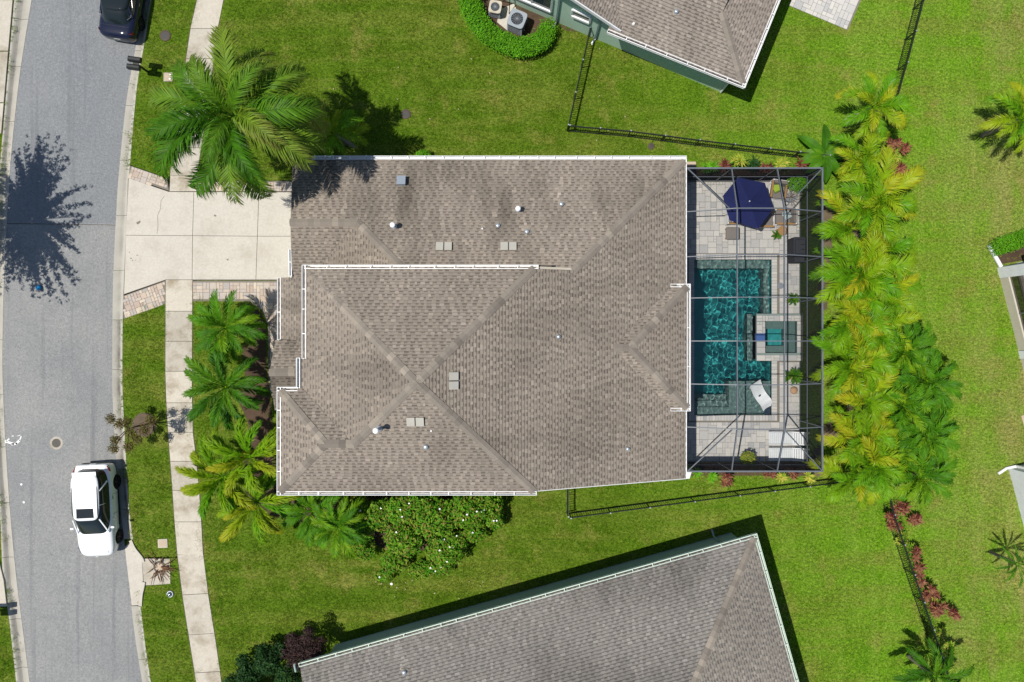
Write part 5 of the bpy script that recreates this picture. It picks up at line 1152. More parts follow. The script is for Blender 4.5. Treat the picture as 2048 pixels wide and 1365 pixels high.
# ================================================================== AIR CONDITIONERS
def aircon(px, py, rz, s, h, lab, grille='lead', fanc='lead'):
    t = empty('air_conditioner', W(px, py, .03), rz, label=lab, category='air conditioner'); L = dict(parent=t, local=True)
    o = G().box((0, 0, h / 2), (s * .95, s * .95, h)).o('casing', 'cover', **L); bv = o.modifiers.new('round', 'BEVEL'); bv.width = .06; bv.segments = 3
    g = G()
    for i in range(8): g.box((0, 0, .08 + i * (h - .12) / 8), (s * .965, s * .965, .015))
    g.o('louvre', 'lead', **L)
    n_ = 32; V = []; F = []
    for k in range(n_): a = 2 * math.pi * k / n_; V.append((s * .37 * math.cos(a), s * .37 * math.sin(a), h + .05))
    for k in range(n_):
        a = 2 * math.pi * k / n_; c_, s_ = math.cos(a), math.sin(a); V.append((s * .52 * math.copysign(abs(c_) ** .35, c_), s * .52 * math.copysign(abs(s_) ** .35, s_), h + .05))
    V += [(v[0] * (.98 if i < n_ else 1.0), v[1] * (.98 if i < n_ else 1.0), h - .03) for i, v in enumerate(V)]
    for k in range(n_): j = (k + 1) % n_; F += [(k, n_ + k, n_ + j, j), (n_ + k, 3 * n_ + k, 3 * n_ + j, n_ + j), (j, 2 * n_ + j, 2 * n_ + k, k)]
    G().add(V, F).o('top_cover', 'lead' if grille == 'lead' else 'walk', **L)
    G().lathe([(s * .36, 0), (s * .36, .01)], (0, 0, h - .14), 24).o('well', 'black' if fanc == 'lead' else 'debris', **L)
    g = G()
    for k in range(5):
        a = 2 * math.pi * k / 5; V = [(.05 * math.cos(a), .05 * math.sin(a), h - .08), (s * .33 * math.cos(a - .3), s * .33 * math.sin(a - .3), h - .10), (s * .35 * math.cos(a + .05), s * .35 * math.sin(a + .05), h - .07), (s * .32 * math.cos(a + .32), s * .32 * math.sin(a + .32), h - .04)]; g.add(V, [(0, 1, 2, 3)])
    g.o('fan_blade', 'lead' if fanc == 'lead' else 'debris', **L); g = G(); g.lathe([(.07, 0), (.06, .05)], (0, 0, h - .08), 14)
    g.o('hub', 'lead', **L); g = G()
    for k in range(8): a = math.pi * k / 8; g.beam((s * .37 * math.cos(a), s * .37 * math.sin(a), h + .055), (-s * .37 * math.cos(a), -s * .37 * math.sin(a), h + .055), .008, .008)
    g.o('guard', 'lead', **L)
    return t
aircon(1034, 53, R(-22), .82, .82, 'large air conditioner with a bladed fan beside the green wall'); aircon(991, 26, R(-10), .60, .62, 'small air conditioner with a leaf-filled rusty top behind the hedge', 'w', 'r')
G().prism(p2([(1000, 20), (1028, 8), (1050, 62), (1015, 62), (994, 45)]), -.05, .03).o('equipment_pad', 'drive', label='concrete pad between the two air conditioners', category='pad')
t = empty('satellite_mast', W(1020, 12), label='thin black tripod mast standing behind the air conditioners', category='mast'); c = Vector(t.location)
for a in (.5, 2.6, 4.6): G().tube([c + Vector((.45 * math.cos(a), .45 * math.sin(a), 0)), c + Vector((0, 0, .8))], .02, 6).o('leg', 'black', t)
G().tube([c + Vector((0, 0, .8)), c + Vector((.0, .05, 1.5))], .025, 6).o('pole', 'black', t)
# ================================================================== PALMS AND SHRUBS
def frond_mesh(name, m, L=2.2, ll=.5, n_=38, rise=.55, droop=1.6, vee=.35, plum=0., lw=.035, seed=0, sweep=.75, hang=.6, bend=0., two=True, bare=.14, tipdrop=1.):
    """one pinnate leaf along +X: a curved stalk with two ranks of leaflets that themselves bend down"""
    rd = random.Random(seed); V = []; F = []; T = []
    N_ = 22; pts = [Vector((0, 0, 0))]; a = rise; az = 0.
    for i in range(N_): 
        t = (i + .5) / N_; a = rise - droop * t ** 1.3; az = bend * t * t
        pts.append(pts[-1] + Vector((math.cos(a) * math.cos(az), math.cos(a) * math.sin(az), math.sin(a))) * L / N_)
    def at(t):
        f = t * N_; i = min(int(f), N_ - 1); p = pts[i].lerp(pts[i + 1], f - i); d = (pts[i + 1] - pts[i]).normalized(); return p, d
    for i in range(N_):                      # stalk
        r0 = .022 * (1 - i / N_) + .005; r1 = .022 * (1 - (i + 1) / N_) + .005; p, q_ = pts[i], pts[i + 1]; k = len(V)
        V += [(p.x, p.y - r0, p.z), (p.x, p.y, p.z + r0), (p.x, p.y + r0, p.z), (q_.x, q_.y - r1, q_.z), (q_.x, q_.y, q_.z + r1), (q_.x, q_.y + r1, q_.z)]
        F += [(k, k + 3, k + 4, k + 1), (k + 1, k + 4, k + 5, k + 2)]; T += [i / N_ * .6] * 6
    for i in range(n_):
        t = bare + (1 - bare) * (i + rd.random() * .5) / n_; p, d = at(min(t, .995)); side = d.cross(Vector((0, 0, 1))); side = side.normalized() if side.length > .05 else Vector((0, -1, 0)); up = side.cross(d).normalized()
        env = min(1., .35 + 2.2 * (t - bare)) * (1 - .62 * max(0, (t - .55) / .45) ** 1.6)
        for s in (-1, 1):
            for rep in range(2 if plum else 1):
                l_ = ll * env * rd.uniform(.85, 1.12); sw = sweep + .35 * t + rd.uniform(-.12, .12); v_ = vee + rd.uniform(-.12, .12) + (rd.uniform(-plum, plum) if plum else 0)
                dr = (side * s * math.cos(v_) + up * math.sin(v_)); dd = (dr * math.cos(sw) + d * math.sin(sw)).normalized(); wv = dd.cross(up).normalized() * lw * env
                # bend down by gravity in two steps
                p1 = p + dd * l_ * .5; d2 = (dd - Vector((0, 0, hang * rd.uniform(.7, 1.3)))).normalized(); p2_ = p1 + d2 * l_ * .5
                tw = (up * rd.uniform(-.35, .35)) * lw; k = len(V)
                V += [tuple(p - wv * .5), tuple(p + wv * .5), tuple(p1 + wv * .62 + tw), tuple(p1 - wv * .62 - tw), tuple(p2_)]
                F += [(k, k + 1, k + 2, k + 3), (k + 3, k + 2, k + 4)]; T += [t * .5, t * .5, t * .8, t * .8, min(1, t + .25)]
    me = mesh(name, V, F, m); at_ = me.attributes.new('tip', 'FLOAT', 'POINT'); at_.data.foreach_set('value', T); return me
FM = {
 'royal': [frond_mesh('frond', 'royal', L=4.1, ll=.98, n_=50, rise=.8, droop=2.2, vee=.1, plum=.35, lw=.04, seed=i, hang=.9, sweep=.62, bend=b) for i, b in enumerate((.4, -.35, .1, -.6, .7))],
 'areca': [frond_mesh('frond', 'areca', L=2.35, ll=.62, n_=44, rise=.8, droop=1.8, vee=.4, lw=.034, seed=10 + i, hang=.55, sweep=.62, bend=b) for i, b in enumerate((.5, -.4, .1, -.8, .8))],
 'green': [frond_mesh('frond', 'greenpalm', L=1.75, ll=.42, n_=27, rise=.55, droop=1.7, vee=.4, lw=.038, seed=20 + i, hang=.5, sweep=.7, bend=b) for i, b in enumerate((.25, -.3, 0))],
 'dark': [frond_mesh('frond', 'darkpalm', L=2.15, ll=.48, n_=30, rise=.6, droop=1.6, vee=.35, plum=.3, lw=.036, seed=30 + i, hang=.6, sweep=.75, bend=b) for i, b in enumerate((.25, -.3, .6))],
 'fox': [frond_mesh('frond', 'foxtail', L=2.1, ll=.46, n_=62, rise=.6, droop=1.7, vee=.45, plum=1.0, lw=.03, seed=40 + i, hang=.25, sweep=.8, bend=b) for i, b in enumerate((.25, -.3, .5))],
 'sparse': [frond_mesh('frond', 'darkpalm', L=1.5, ll=.26, n_=24, rise=.6, droop=1.3, vee=.3, lw=.03, seed=50 + i, hang=.5, sweep=.9, bend=b) for i, b in enumerate((.5, -.6, .2))],
 'pot': [frond_mesh('frond', 'greenpalm', L=.55, ll=.16, n_=16, rise=.9, droop=1.7, vee=.4, lw=.02, seed=60 + i, hang=.5, sweep=.8, bend=b) for i, b in enumerate((.3, -.3))],
 'dead': [frond_mesh('dead_frond', 'grey', L=2.0, ll=.4, n_=26, rise=.1, droop=1.0, vee=0, lw=.03, seed=70, hang=1.2, sweep=.9)],
}
def palm(px, py, h, kind, lab, n_=15, s=1., group=None, trunk=.11, seed=0, pitch=(-.35, .75), dead=0, name='palm_tree', lean=.0, az0=None, cat='palm tree', azs=None, multi=0.):
    """px,py: where the crown's heart shows in the photograph, at height h"""
    rd = random.Random(seed * 7 + 3); c = W(px, py, h); bx, by = c.x - lean, c.y
    t = empty(name, (bx, by, 0), label=lab, category=cat, group=group)
    if trunk:
        P = [(0, 0, -.02), (lean * .3, 0, h * .4), (lean * .75, 0, h * .8), (lean, 0, h - .05)]; G().tube(smooth_line([Vector(p) for p in P], 4), [trunk * (1.25 - .35 * i / 12) for i in range(13)], 10).o('trunk', 'trunk', t, True, local=True)
        G().tube([(lean, 0, h - .45), (lean, 0, h - .1), (lean, 0, h + .12)], [trunk * .8, trunk * .7, trunk * .15], 10).o('crownshaft', 'foxtail' if kind != 'royal' else 'royal', t, True, local=True)
    ms = FM[kind]
    for i in range(n_):
        q_ = (i + .5) / n_; az = (azs[i] if azs and i < len(azs) else i * 2.39996 + rd.uniform(-.25, .25)); pi_ = pitch[0] + (pitch[1] - pitch[0]) * q_ ** 1.1; sc_ = s * rd.uniform(.86, 1.1) * (1 - .22 * max(0, q_ - .7) / .3)
        mx_, my_ = (rd.uniform(-multi, multi), rd.uniform(-multi, multi)); inst('frond', ms[rd.randrange(len(ms))], t, (lean + .06 * math.cos(az) + mx_, .06 * math.sin(az) + my_, h - .02 * (1 - q_) - rd.random() * multi), (rd.uniform(-.25, .25), -pi_, az), (sc_, sc_ * rd.choice((-1, 1)), sc_))
    if multi:
        for i in range(4): ox, oy = rd.uniform(-multi, multi), rd.uniform(-multi, multi); G().tube([(ox * .5, oy * .5, 0), (ox, oy, h - .3)], [.05, .03], 6).o('stem', 'foxtail', t, True, local=True)
    for i in range(dead):
        az = rd.uniform(0, 6.28); inst('dead_frond', FM['dead'][0], t, (lean, 0, h - .25), (0, .35, az), (.8 * s, .8 * s, .8 * s))
    return t
palm(476, 238, 6.6, 'royal', 'tall queen palm with long arching fronds at the corner of the driveway', 30, 1.08, trunk=.17, seed=14, pitch=(-.6, .85), dead=2)
palm(672, 268, 1.9, 'areca', 'low shaded palm clump by the house wall under the tall palm', 12, .72, trunk=.08, seed=3, pitch=(-.1, .6), dead=2)
palm(600, 300, 1.6, 'dark', 'small dark palm in deep shade between tall palm and garage', 9, .6, trunk=.08, seed=4)
palm(452, 655, 2.5, 'green', 'bright green palm with round crown beside the paver path', 24, 1.15, trunk=.1, seed=5, pitch=(-.3, .8))
palm(452, 774, 2.9, 'dark', 'dark green palm with ragged fronds reaching over the sidewalk', 20, 1.05, trunk=.11, seed=6, pitch=(-.3, .75))
palm(500, 914, 3.0, 'fox', 'foxtail palm next to the west gutter corner of the house', 14, 1.12, 'foxtail palms by the sidewalk', .11, 7, (-.2, .7))
palm(446, 955, 2.7, 'fox', 'foxtail palm nearest the sidewalk with golden frond tips', 13, 1.08, 'foxtail palms by the sidewalk', .1, 8, (-.2, .7))
palm(512, 1005, 2.4, 'fox', 'foxtail palm lowest of its cluster, fronds over the lawn', 13, 1.12, 'foxtail palms by the sidewalk', .1, 9, (-.2, .6))
palm(626, 1022, 1.9, 'green', 'dark low palm under the south gutter right of the foxtails', 22, 1.05, trunk=.09, seed=10, pitch=(-.25, .7), dead=1)
palm(672, 1052, 2.0, 'green', 'dark low palm between the foxtails and the white-flowered shrub', 22, 1.0, trunk=.09, seed=11, pitch=(-.25, .7), dead=1)
palm(1746, 216, 2.9, 'areca', 'lone palm with grey sheaths on the fence north of the areca row', 19, .78, trunk=.1, seed=12, pitch=(-.2, .7), dead=3)
palm(2040, 238, 2.8, 'areca', 'yellow palm cut by the right edge of the lawn', 22, .8, trunk=.1, seed=13, pitch=(-.2, .7))
AR = [(1716, 322, 2.4, .9), (1741, 408, 2.7, 1.0), (1700, 455, 2.5, .95), (1752, 500, 2.6, .92), (1712, 545, 2.6, 1.0), (1755, 590, 2.4, .85), (1700, 640, 2.5, .95), (1742, 665, 2.3, .8), (1690, 728, 2.5, .92), (1722, 800, 2.5, .9), (1716, 870, 2.6, .95), (1738, 915, 2.4, .9), (1700, 955, 2.3, .82)]
for i, (x, y, h, s) in enumerate(AR):
    palm(x + 7, y, h, 'areca', 'yellow-green areca palm, %s from the north in the row behind the pool cage' % 'first second third fourth fifth sixth seventh eighth ninth tenth eleventh twelfth thirteenth'.split()[i], 20, s * (.85 + .3 * ((i * 37) % 10) / 10), 'areca palms behind the pool cage', 0, 20 + i, (-.15, .95), dead=1 if i in (1, 6, 9) else 0, name='areca_palm', multi=.38)
GR = [(1808, 703, 2.5), (1852, 762, 2.6), (1806, 812, 2.5), (1850, 866, 2.6), (1796, 900, 2.3), (1838, 952, 2.5)]
for i, (x, y, h) in enumerate(GR):
    palm(x, y, h, 'green', 'dark green round-crowned palm, %s from the north beside the right lawn' % 'first second third fourth fifth sixth'.split()[i], 26, 1.05, 'green palms at the end of the areca row', .1, 40 + i, (-.35, .9))
palm(2034, 1128, 2.0, 'sparse', 'thin dark palm with sparse fronds at the lower right edge', 15, .78, trunk=.07, seed=60, pitch=(-.2, .7))
palm(1868, 1352, 2.2, 'dark', 'dark palm on the fence at the bottom right edge', 15, .9, trunk=.1, seed=61, pitch=(-.2, .7))
# ---- leafy shrubs
def leaves(name, m, blobs, n_, size, parent=None, seed=0, flat=.5, shell=.55, clump=None, loc=None, asp=.42):
    """a cloud of pointed leaves filling ellipsoids (x,y,z,rx,ry,rz)"""
    rd = np.random.default_rng(seed); V = []; F = []; vol = np.array([b[3] * b[4] for b in blobs]); vol = vol / vol.sum()
    for _ in range(n_):
        b = blobs[rd.choice(len(blobs), p=vol)]; d = rd.normal(size=3); d /= np.linalg.norm(d); d[2] = abs(d[2]) if rd.random() < .8 else d[2]; r_ = shell + (1 - shell) * rd.random() ** .6; r_ *= 1 + .18 * math.sin(d[0] * 7 + seed) * math.cos(d[1] * 9)
        c = np.array([b[0] + d[0] * r_ * b[3], b[1] + d[1] * r_ * b[4], max(.03, b[2] + d[2] * r_ * b[5])]); nrm = d * (1 - flat) + np.array([0, 0, flat]) + rd.normal(size=3) * .45; nrm /= np.linalg.norm(nrm)
        a = np.cross(nrm, rd.normal(size=3)); a /= np.linalg.norm(a); s_ = np.cross(nrm, a); l_ = size * rd.uniform(.6, 1.35); k = len(V)
        V += [c - a * l_ * .5, c + s_ * l_ * asp * .5 - a * l_ * .05 + nrm * l_ * .06, c + a * l_ * .5, c - s_ * l_ * asp * .5 - a * l_ * .05 + nrm * l_ * .06]; F += [(k, k + 1, k + 2), (k, k + 2, k + 3)]
    g = G(); g.V = [tuple(v) for v in V]; g.F = F; return g.o(name, m, parent)
def branches(par, base, tips, r_=.03):
    for tp in tips:
        m_ = Vector(base).lerp(Vector(tp), .5) + Vector((random.uniform(-.1, .1), random.uniform(-.1, .1), .05)); G().tube([base, m_, tp], [r_, r_ * .7, r_ * .25], 6).o('branch', 'bark', par)
def B(px, py, z, rx, ry, rz): p = W(px, py, z); return (p.x, p.y, z, rx, ry, rz)
t = empty('flowering_shrub', W(880, 1010), label='large spreading shrub dotted with white blossoms below the house gutter', category='shrub')
bl = [B(760, 1030, 1.0, .9, .8, .8), B(810, 1075, 1.1, 1.0, .9, .9), B(870, 1040, 1.3, 1.1, 1.0, 1.0), B(930, 1020, 1.2, 1.1, .9, .9), B(890, 1100, 1.0, 1.0, .8, .8), B(790, 1120, .8, .7, .6, .6), B(975, 1010, 1.0, .8, .7, .7), B(835, 1005, 1.2, 1.2, .6, .9), B(730, 1055, .8, .5, .7, .6), B(950, 1065, .8, .6, .5, .5), B(840, 1140, .5, .6, .45, .4)]
bl += [B(705, 1040, .7, .5, .5, .5), B(990, 1040, .8, .5, .5, .5), B(880, 1135, .7, .6, .4, .4), B(770, 1150, .5, .5, .35, .4), B(910, 1085, .9, .7, .6, .6), B(715, 1010, 1., .6, .5, .7), B(730, 1100, .7, .6, .5, .5), B(800, 1020, 1.2, .9, .7, .8)]; leaves('foliage', 'shrub', bl, 23000, .18, t, 3, shell=.35); branches(t, tuple(W(860, 1020)), [b[:3] for b in bl[:8]], .05)
rd = random.Random(8); PMsh = mesh('blossom', *(lambda g: (g.V, g.F))(G().lathe([(.01, 0), (.03, .02), (.05, .035)], (0, 0, 0), 6, False)), 'petal')
for i in range(26):
    b = rd.choice(bl); a = rd.uniform(0, 6.28); q_ = rd.uniform(.1, .8); inst('blossom', PMsh, t, (b[0] + math.cos(a) * b[3] * q_ - t.location.x, b[1] + math.sin(a) * b[4] * q_ - t.location.y, b[2] + b[5] * math.sqrt(1 - q_ * q_) + .02), (rd.uniform(-.5, .5), rd.uniform(-.5, .5), a))
G().add(*(lambda g: (g.V, g.F))(G().lathe([(.02, 0), (.05, .03), (.07, .04)], W(783, 1168, 0), 7))).o('fallen_blossom', 'petal', label='white fallen blossom lying on the lawn below the flowering shrub', category='blossom')
t = empty('dark_shrub', W(545, 1330), label='dark glossy-leaved shrub at the bottom edge left of the south house', category='shrub')
bl = [B(540, 1320, 1.2, .75, .65, .9), B(500, 1345, 1.0, .65, .55, .8), B(580, 1350, 1.3, .7, .7, .9), B(470, 1362, .8, .5, .4, .6), B(528, 1298, .9, .4, .3, .6), B(490, 1320, .8, .4, .35, .5), B(560, 1300, 1.1, .4, .4, .5), B(500, 1390, 1., .8, .8, .9)]
leaves('foliage', 'darkleaf', bl, 8500, .15, t, 4, shell=.4); branches(t, tuple(W(548, 1335)), [b[:3] for b in bl[:5]], .04)
t = empty('purple_shrub', W(600, 1300), label='low purplish twiggy shrub in the shade beside the dark glossy shrub', category='shrub')
MAT['purple'] = m_leaf('purple_leaf', [(0, (.03, .018, .022)), (1, (.09, .05, .045))], src='isl')
leaves('foliage', 'purple', [B(575, 1302, 1.0, .7, .5, .6), B(605, 1290, 1.3, .6, .5, .7), B(632, 1302, 1.5, .5, .45, .6), B(600, 1320, 1.2, .7, .6, .7), B(618, 1270, 1.5, .3, .45, .5), B(640, 1284, 1.2, .4, .35, .5), B(585, 1280, 1.2, .35, .4, .4)], 5200, .11, t, 5, shell=.3); branches(t, tuple(W(600, 1305)), [tuple(W(580, 1290, 1)), tuple(W(630, 1300, 1)), tuple(W(600, 1280, 1.1))])
# ---- hedge round the air conditioners
t = empty('hedge', W(1020, 70), label='clipped bright green hedge curving round the two air conditioners', category='hedge')
HP = smooth_line([W(930, -70, .8), W(937, -10, .8), W(950, 30, .8), W(975, 62, .8), W(1010, 82, .8), W(1048, 92, .8), W(1080, 80, .8), W(1098, 52, .8)], 6)
bl = [(p.x, p.y, .55, .62 - (.12 if i > len(HP) - 5 else 0), .55, .42) for i, p in enumerate(HP)]; leaves('foliage', 'hedge', bl, 15000, .10, t, 7, flat=.6, shell=.55)
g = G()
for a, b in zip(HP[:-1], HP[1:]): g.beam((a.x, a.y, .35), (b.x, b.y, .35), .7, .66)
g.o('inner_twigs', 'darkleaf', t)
t = empty('hedge', W(2030, 490), label='clipped green hedge in front of the white column at the right edge', category='hedge')
bl = [B(1995 + i * 12, 494 - i * 4, .5, .45, .5, .38) for i in range(8)]; leaves('foliage', 'hedge', bl, 4200, .09, t, 8, flat=.6)
t = empty('bush', W(846, 310), label='small round lime green bush touching the north gutter', category='bush')
leaves('foliage', 'hedge', [B(846, 312, .4, .42, .3, .35)], 900, .09, t, 9)
# ---- crepe myrtle
t = empty('small_tree', W(288, 850), label='small bronze-leaved tree leaning over the kerb in a ring of mulch', category='tree'); c = Vector(t.location)
G().lathe([(.62, 0), (.55, .05), (.2, .07), (.02, .07)], (c.x, c.y, .0), 22).o('mulch_ring', 'brown' if False else 'soil', t)
crown = [W(262, 868, 2.3), W(240, 848, 2.2), W(232, 880, 2.2), W(275, 880, 2.3), W(258, 895, 2.1), W(222, 838, 2.1), W(255, 845, 2.4), W(290, 860, 2.), W(228, 897, 2.0), W(302, 840, 1.9)]
G().tube([c, c + Vector((-.02, 0, .8)), c + Vector((-.05, 0, 1.4))], [.05, .045, .035], 8).o('trunk', 'bark', t, True)
for p in crown: G().tube([c + Vector((-.05, 0, 1.35)), (c + Vector((0, 0, 1.6))).lerp(p, .6), p], [.028, .018, .006], 6).o('branch', 'bark', t)
leaves('foliage', 'brown', [(p.x, p.y, p.z, .30, .28, .22) for p in crown], 2600, .10, t, 11, shell=.1)
# ---- street tree west of the photograph whose shadow falls on the road
t = empty('street_tree', W(-50, 458), label='leafy street tree across the road casting the large shadow', category='tree'); c = Vector(t.location)
G().tube([c, c + Vector((0, .1, 2.5)), c + Vector((.1, 0, 5.5))], [.2, .16, .1], 10).o('trunk', 'bark', t)
rd = random.Random(3); bl = []
for i in range(105):
    a = rd.uniform(0, 6.28); far = 3.05 * (.45 + .55 * rd.random() ** .45) * (1 + .10 * math.sin(5 * a + 1)); z0 = 5.6 + rd.random(); z1 = 6.4 + rd.uniform(-.6, 1.3); crv = rd.uniform(-.5, .5)
    for k in range(13):
        q_ = .12 + .88 * (k + rd.random() * .6) / 13; aa = a + crv * (q_ - .5); bl.append((c.x + .1 + far * q_ * math.cos(aa), c.y - .1 + far * q_ * math.sin(aa) * 1.45, z0 + (z1 - z0) * q_, .26 - .16 * q_ ** 2, .26 - .16 * q_ ** 2, .2))
for b in bl[12::78]: G().tube([c + Vector((.05, 0, 5.0)), c + Vector((rd.uniform(-.5, .5), rd.uniform(-.5, .5), 5.8)), (b[0], b[1], b[2])], [.05, .03, .012], 6).o('branch', 'bark', t)
leaves('foliage', 'shade', bl, 30000, .17, t, 12, shell=.0)
# ---- cordylines, crotons and ferny border plants
def rosette(px, py, z, m, lab, n_=16, L=.38, w_=.07, name='cordyline', group=None, up=.6, seed=0, cat='plant', stems=1, spread=.2):
    rd = random.Random(seed + int(px)); t = empty(name, W(px, py, 0), label=lab, category=cat, group=group); b0 = W(px, py, z) - Vector(t.location); b0.z = z
    if 1:
        for sidx in range(stems):
            ox, oy = (rd.uniform(-spread, spread), rd.uniform(-spread, spread)) if stems > 1 else (0, 0); zz_ = z * rd.uniform(.75, 1.1); o_ = Vector((b0.x + ox, b0.y + oy, zz_)); G().tube([(ox * .3, oy * .3, 0), tuple(o_)], [.02, .015], 6).o('stem', 'bark', t, local=True); V = []; F = []
            for i in range(n_):
                a = i * 2.4 + rd.uniform(-.3, .3); e = up * rd.uniform(.5, 1.5); l_ = L * rd.uniform(.7, 1.15); d = Vector((math.cos(a) * math.cos(e), math.sin(a) * math.cos(e), math.sin(e))); s_ = Vector((-math.sin(a), math.cos(a), 0)) * w_ / 2; p1 = o_ + d * l_ * .5; p2_ = p1 + (d - Vector((0, 0, .55))).normalized() * l_ * .5; k = len(V)
                V += [o_ - s_ * .4, o_ + s_ * .4, p1 + s_, p1 - s_, p2_]; F += [(k, k + 1, k + 2, k + 3), (k + 3, k + 2, k + 4)]
            G().add([tuple(v) for v in V], F).o('leaves', m, t, local=True)
    return t
RD = [(1453, 332, 'tileaf', 'red cordyline left along the cage top'), (1532, 332, 'tileaf', 'pinkish cordyline middle along the cage top'), (1597, 330, 'tileaf', 'purple-red cordyline right along the cage top'),
      (1421, 331, 'hedge', 'bright green bushy plant nearest the house along the cage top'), (1481, 328, 'yellowleaf', 'lime green plant between two red ones along the cage top'), (1562, 329, 'yellowleaf', 'lime green plant right of centre along the cage top'), (1508, 333, 'darkleaf', 'dark low plant beside the cage top beam')]
for x, y, m, lab in RD: rosette(x, y, .8, m, lab, 22 if m == 'tileaf' else 28, .42, .07, 'border_plant', 'plants along the north cage wall', stems=2)
RD = [(1450, 951, 'tileaf', 'bronze cordyline against the cage bottom'), (1452, 975, 'tileaf', 'dark red cordyline standing alone in the grass south of the cage'), (1537, 950, 'tileaf', 'deep red cordyline middle of the cage bottom'), (1589, 949, 'tileaf', 'pink cordyline right of the cage bottom'),
      (1418, 950, 'hedge', 'green spiky plant left along the cage bottom'), (1398, 948, 'hedge', 'small green plant next to the white corner pad'), (1562, 953, 'yellowleaf', 'lime plant between two red ones at the cage bottom'), (1622, 957, 'yellowleaf', 'yellowish plant at the right end of the cage bottom')]
for x, y, m, lab in RD: rosette(x, y, .6, m, lab, 20, .34, .06, 'border_plant', 'plants along the south cage wall', stems=2)
CR = [(1783, 296, .9, 'pink cordyline left of the small one on the lawn, north of the arecas'), (1808, 291, .5, 'single small pink cordyline out on the lawn'), (1778, 325, .9, 'deep red cordyline clump beside the first areca palm'), (1800, 334, .6, 'low pink cordyline at the foot of the deep red clump'),
      (1785, 1022, .8, 'orange-pink cordyline topmost on the lower fence'), (1790, 1045, .7, 'dark pink cordyline under the orange-pink one'), (1808, 1012, .7, 'pink cordyline next to the green palm crowns'), (1826, 1042, .6, 'small pink cordyline on the lawn side of the fence'), (1832, 1112, .8, 'orange cordyline midway down the lower fence'), (1842, 1145, .9, 'bushy pink cordyline midway down the lower fence'), (1852, 1168, .8, 'red-pink cordyline below the bushy one'),
      (1862, 1192, .8, 'pale pink cordyline above the big red clump'), (1886, 1220, .9, 'big dark red cordyline clump near the lower fence'), (1868, 1222, .8, 'pink cordyline between the fence and the big red clump'), (1908, 1228, .7, 'reddish cordyline farthest out on the lawn')]
for x, y, z, lab in CR: rosette(x, y, z, 'tileaf', lab, 20, .36, .075, group='pink cordylines on the fences', stems=3, spread=.28)
for i, (x, y) in enumerate([(1793, 312), (1788, 1000), (1800, 1075), (1818, 1100), (1868, 1205), (1880, 1262), (1892, 1285), (1895, 1308), (1900, 1330), (1756, 300)]):
    rosette(x, y, .5, 'yellowleaf', 'yellow-green croton %s' % ['between the red cordylines north of the arecas', 'where the green palms meet the lower fence', 'below the first pink group on the lower fence', 'beside the orange cordyline', 'beside the pale pink cordyline', 'just below the big red clump', 'second below the big red clump', 'third below the big red clump', 'lowest on the lower fence', 'at the foot of the lone palm'][i], 26, .28, .06, 'croton', 'crotons along the fences', stems=3, spread=.22)
# climbing plant band on the lower fence
t = empty('fence_vine', W(1835, 1180), label='dark green vine covering the lower right picket fence', category='vine')
bl = [B(1774 + (1893 - 1774) * q_, 975 + (1350 - 975) * q_, .45, .22, .32, .4) for q_ in np.linspace(0, 1, 26)]; leaves('foliage', 'greenpalm' if False else 'shrub', bl, 3600, .09, t, 13, shell=.3)
# bird of paradise
t = empty('banana_plant', W(1632, 322), label='large-leaved banana plant at the north-east corner of the cage', category='plant'); V = []
for i in range(10):
    a = i * 2.4 + .6; l_ = 1.5 * random.uniform(.7, 1.1); V = []; F = []; h0 = .9
    for j in range(9):
        q_ = j / 8; w_ = .24 * math.sin(math.pi * min(.98, q_ * .9 + .08)) ** .7 * (0.25 if q_ < .12 else 1); x = l_ * q_; z = h0 + .9 * q_ - 1.1 * q_ * q_; fold = .05
        for y, dz in ((-w_, fold), (0, 0), (w_, fold)): V.append((x * math.cos(a) - y * math.sin(a), x * math.sin(a) + y * math.cos(a), z + dz))
    for j in range(8): F += [(j * 3, j * 3 + 3, j * 3 + 4, j * 3 + 1), (j * 3 + 1, j * 3 + 4, j * 3 + 5, j * 3 + 2)]
    G().add(V, F).o('leaf', 'darkpalm', t, local=True)
G().tube([(0, 0, 0), (0, 0, .95)], [.09, .07], 8).o('stem', 'trunk', t, local=True)
# ---- potted plants on the deck
def pot(px, py, m, lab, r_=.2, h=.38, kind='pot', n_=14, s=1., leafm=None):
    t = empty('potted_plant', W(px, py, .022), label=lab, category='potted plant'); L = dict(parent=t, local=True)
    G().lathe([(r_ * .7, 0), (r_ * .95, h * .6), (r_, h), (r_ * .88, h), (r_ * .85, h - .04)], (0, 0, 0), 18).o('pot', m, **L)
    if kind == 'pot':
        for i in range(n_): inst('frond', FM['pot'][i % 2], t, (0, 0, h), (random.uniform(-.2, .2), -random.uniform(-.1, .7), i * 2.4), (s,) * 3)
    elif kind == 'bush': b = (t.location.x, t.location.y, h + .35, r_ * 1.7 * s, r_ * 1.5 * s, .35 * s); leaves('foliage', leafm, [b], 900, .09, t, int(px))
    else:
        V = []; F = []
        for i in range(46):
            a = i * 2.4; e = random.uniform(.1, 1.4); l_ = .62 * s; d = Vector((math.cos(a) * math.cos(e), math.sin(a) * math.cos(e), math.sin(e))) * l_; q_ = Vector((-math.sin(a), math.cos(a), 0)) * .009; k = len(V); b = Vector((0, 0, h)); V += [b - q_, b + q_, b + d * .6 + q_, b + d * .6 - q_, b + d * 1.05 - Vector((0, 0, .06))]; F += [(k, k + 1, k + 2, k + 3), (k + 3, k + 2, k + 4)]
        G().add([tuple(v) for v in V], F).o('spiky_leaves', leafm, **L)
pot(1583, 374, 'greypot', 'big green leafy planter in the upper right cage corner', .26, .4, 'bush', s=1.15, leafm='hedge'); pot(1574, 398, 'greypot', 'dark pot with tan spiky grass under the corner planter', .24, .42, 'spiky', leafm='grey')
